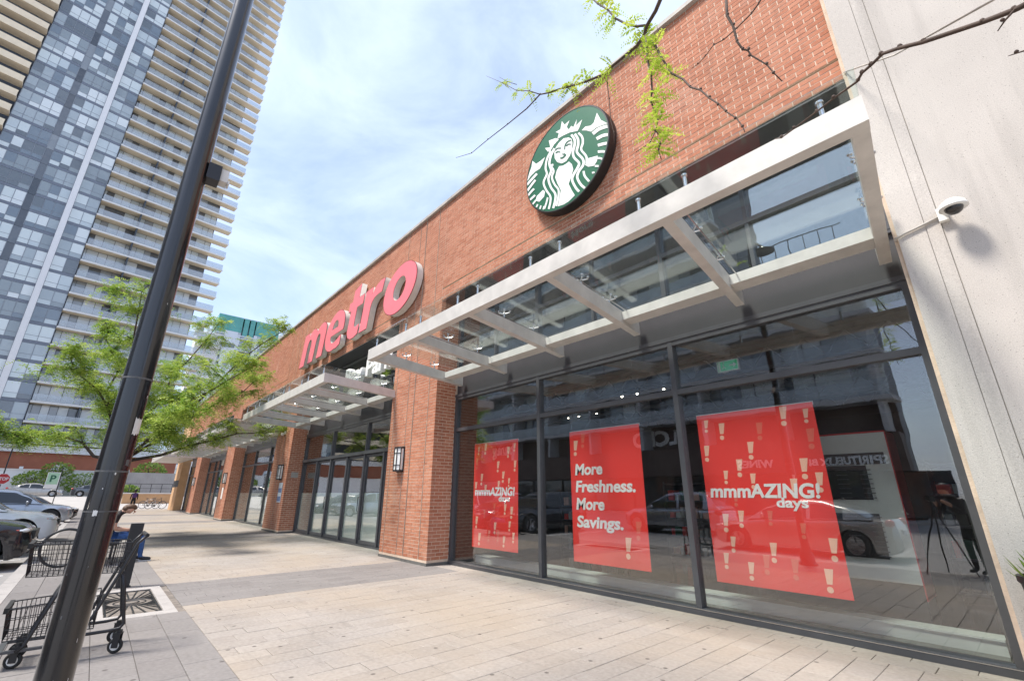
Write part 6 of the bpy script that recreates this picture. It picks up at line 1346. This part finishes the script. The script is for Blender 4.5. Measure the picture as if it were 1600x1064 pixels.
def shrub(label, c, r, n):
    t = thing('shrub', label, 'shrub', c, group='shrubs along the far walls'); o = MB(); C = Vector(c); st = MB()
    for i in range(n):
        v = Vector((random.gauss(0, 1), random.gauss(0, 1), random.gauss(0, 1))).normalized()*random.uniform(.5, 1)**.5; p = C+Vector((v.x*r*1.1, v.y*r*1.3, r*.8+v.z*r*.8)); d = Vector((random.uniform(-1, 1), random.uniform(-1, 1), random.uniform(-.3, 1))).normalized()*.28; s_ = d.cross(Vector((random.random(), random.random(), 1))).normalized()*.13
        o.tone = random.random(); o.add([p, p+d*.5+s_, p+d, p+d*.5-s_], [(0, 1, 2, 3)])
    for i in range(6): st.tube([C, C+Vector((random.uniform(-r, r)*.5, random.uniform(-r, r)*.5, r))], .03, 5)
    st.build('stems', 'bark', t); o.build('foliage', 'leaf_shrub', t, fix=False)
for lb, c, r in (('round shrub beside the parking sign on the white wall', (-86.5, -6.2, 1.6), 1.5), ('yellow green shrub at the end of the white retaining wall', (-86.5, -1.4, 1.2), 1.7), ('shrub above the grey ramp wall beyond the bicycles', (-80.5, 5.2, 3.1), 1.4), ('shrub behind the tan planter wall by the bicycles', (-72.5, 3.0, .8), .9)): shrub(lb, c, r, 700)
shrub('dense shrub in front of the arched tower window', (-87.3, -4.2, 3.2), 1.3, 500)
# overhanging tree by the concrete wall: trunk just outside the picture on the right
random.seed(5)
nt_ = thing('locust_tree', 'bare twigged locust tree with few fresh fronds hanging over the emblem sign', 'tree', (2.0, .70, 0), group='street trees in the pavement'); T0 = Vector((2.0, .70, 0))
w = MB(); limb(w, [T0+Vector((0, 0, -.04)), T0+Vector((.02, 0, 1.3)), T0+Vector((-.02, .03, 2.6)), T0+Vector((-.04, .05, 3.4))], .12, .08, 12); w.build('trunk', 'bark', nt_, smooth=True)
TP = T0+Vector((-.04, .05, 3.3))
TWIGS = [
 ([(-1.007, 2.35, 4.895), (-1.101, 2.4, 4.863), (-1.208, 2.45, 4.866), (-1.267, 2.5, 4.86), (-1.365, 2.55, 4.887), (-1.642, 2.6, 4.955), (-1.747, 2.65, 5.002), (-2.022, 2.7, 5.171), (-2.34, 2.75, 5.397)], 0.016, 0.01, 'f'),
 ([(-2.215, 2.75, 5.34), (-2.567, 2.779, 5.543), (-2.732, 2.807, 5.673), (-2.971, 2.836, 5.682), (-3.36, 2.864, 5.746), (-3.794, 2.893, 5.828), (-4.194, 2.921, 5.889), (-4.625, 2.95, 6.108)], 0.01, 0.003, ''),
 ([(-2.677, 2.75, 5.586), (-2.887, 2.788, 5.84), (-3.149, 2.825, 6.089), (-3.476, 2.862, 6.521), (-3.878, 2.9, 7.019)], 0.006, 0.002, 'f'),
 ([(-3.177, 2.85, 6.228), (-3.38, 2.875, 6.465), (-3.588, 2.9, 6.748)], 0.004, 0.002, ''),
 ([(-1.208, 2.45, 4.869), (-1.318, 2.475, 4.993), (-1.418, 2.5, 5.152), (-1.523, 2.525, 5.345), (-1.603, 2.55, 5.562), (-1.721, 2.575, 5.79), (-1.798, 2.6, 5.979)], 0.01, 0.007, 'f'),
 ([(-1.227, 2.45, 4.784), (-1.226, 2.442, 4.646), (-1.229, 2.433, 4.508), (-1.211, 2.425, 4.341), (-1.218, 2.417, 4.174), (-1.233, 2.408, 4.098), (-1.205, 2.4, 3.978), (-1.188, 2.392, 3.881), (-1.21, 2.383, 3.79), (-1.181, 2.375, 3.727), (-1.181, 2.367, 3.648), (-1.194, 2.358, 3.603), (-1.178, 2.35, 3.51)], 0.009, 0.003, 'f'),
 ([(-1.198, 2.36, 3.767), (-1.245, 2.35, 3.694), (-1.35, 2.34, 3.678)], 0.004, 0.002, ''),
 ([(-1.224, 2.45, 4.774), (-1.151, 2.429, 4.578), (-1.11, 2.408, 4.407), (-1.045, 2.388, 4.181), (-0.965, 2.367, 4.042), (-0.918, 2.346, 3.918), (-0.852, 2.325, 3.823), (-0.802, 2.304, 3.703), (-0.746, 2.283, 3.593), (-0.709, 2.263, 3.495), (-0.658, 2.242, 3.395), (-0.629, 2.221, 3.299), (-0.619, 2.2, 3.244)], 0.009, 0.0025, 'h'),
 ([(-1.773, 2.7, 5.055), (-1.774, 2.7, 4.942), (-1.768, 2.7, 4.75), (-1.769, 2.7, 4.505), (-1.748, 2.7, 4.355), (-1.757, 2.7, 4.245)], 0.005, 0.002, ''),
 ([(-0.542, 2.1, 4.143), (-0.564, 2.111, 3.978), (-0.549, 2.122, 3.893), (-0.548, 2.133, 3.779), (-0.532, 2.144, 3.714), (-0.512, 2.156, 3.699), (-0.506, 2.167, 3.666), (-0.448, 2.178, 3.554), (-0.428, 2.189, 3.485), (-0.403, 2.2, 3.414)], 0.008, 0.0025, ''),
 ([(-0.411, 2.3, 4.16), (-0.445, 2.319, 4.148), (-0.495, 2.337, 4.136), (-0.599, 2.356, 4.126), (-0.678, 2.375, 4.134), (-0.751, 2.394, 4.171), (-0.817, 2.413, 4.152), (-0.877, 2.431, 4.151), (-0.93, 2.45, 4.174)], 0.005, 0.002, ''),
 ([(0.301, 1.7, 2.734), (0.277, 1.742, 2.768), (0.221, 1.785, 2.817), (0.085, 1.827, 2.896), (0.023, 1.869, 2.961), (-0.022, 1.912, 3.011), (-0.062, 1.954, 3.025), (-0.097, 1.996, 3.046), (-0.123, 2.038, 3.052), (-0.209, 2.081, 3.068), (-0.296, 2.123, 3.077), (-0.399, 2.165, 3.084), (-0.467, 2.208, 3.103), (-0.504, 2.25, 3.149)], 0.009, 0.0025, ''),
 ([(0.273, 1.73, 2.76), (0.25, 1.74, 2.749), (0.23, 1.75, 2.733)], 0.004, 0.0015, ''),
 ([(0.28, 1.8, 2.657), (0.256, 1.825, 2.682), (0.242, 1.85, 2.704)], 0.003, 0.0012, ''),
]

w = MB(); lf = MB()
J1 = Vector(TWIGS[0][0][0]); J2 = Vector(TWIGS[11][0][0]); J3 = Vector(TWIGS[9][0][0]); J4 = Vector(TWIGS[10][0][0]); J5 = Vector(TWIGS[13][0][0]); J6 = Vector(TWIGS[4][0][-1])
top = TP+Vector((-.4, .5, 1.6))
limb(w, [TP, TP+Vector((-.2, .2, .8)), top], .075, .04, 9)
for J, r in ((J1, .02), (J3, .012), (J4, .009)): limb(w, wig(top, J, 4, .05), .03 if r > .01 else .018, r)
limb(w, wig(TP+Vector((-.05, .05, .3)), J2, 4, .05), .035, .010); limb(w, wig(TP+Vector((-.03, .03, .2)), J5, 3, .03), .015, .004)
for _ in range(7):
    a = random.uniform(-1.2, 1.9); q = top+Vector((1.2+random.uniform(-.4, 1.4), random.uniform(-2.6, -.3), random.uniform(.6, 2.6))); P = wig(TP+Vector((0, 0, .3)), q, 5, .15); limb(w, P, .04, .01)
    for p in P[2:]:
        for _ in range(4): frond(lf, p, (random.uniform(-1, 1), random.uniform(-1, 1), .2), .2, 9, .05, .022)
w.build('limbs', 'bark', nt_, smooth=True)
w = MB()
for P, a, b, f in TWIGS:
    P = [Vector(p) for p in P]; limb(w, P, a, b, 7)
    for i, p in enumerate(P[1:-1]):                 # knots at the nodes
        w.ball(p+Vector((random.uniform(-.006, .006), 0, .006)), .009 if a > .006 else .006, 6, 4)
    if f:
        n = len(P)
        sel = P[3:] if f == 'f' and a > .012 else P[1:] if f == 'f' else P[1:4]
        for p in sel:
            if a < .0095 and f == 'f' and p is P[-1]: continue
            for k in range(random.randint(3, 5)):
                an = random.uniform(0, 6.28); frond(lf, p, (math.cos(an)*.8, math.sin(an)*.5, random.uniform(-.5, .55)), random.uniform(.11, .19), 10, .042, .016, .5)
for p in (Vector(TWIGS[1][0][0]), Vector(TWIGS[1][0][1]), (Vector(TWIGS[0][0][-1])+Vector(TWIGS[1][0][0]))/2):
    for k in range(5):
        an = random.uniform(0, 6.28); frond(lf, p, (math.cos(an)*.8, math.sin(an)*.5, random.uniform(-.6, .5)), random.uniform(.11, .19), 10, .042, .016, .5)
w.build('twigs', 'twig', nt_, smooth=True); lf.build('fronds', 'leaf_bright', nt_, fix=False)
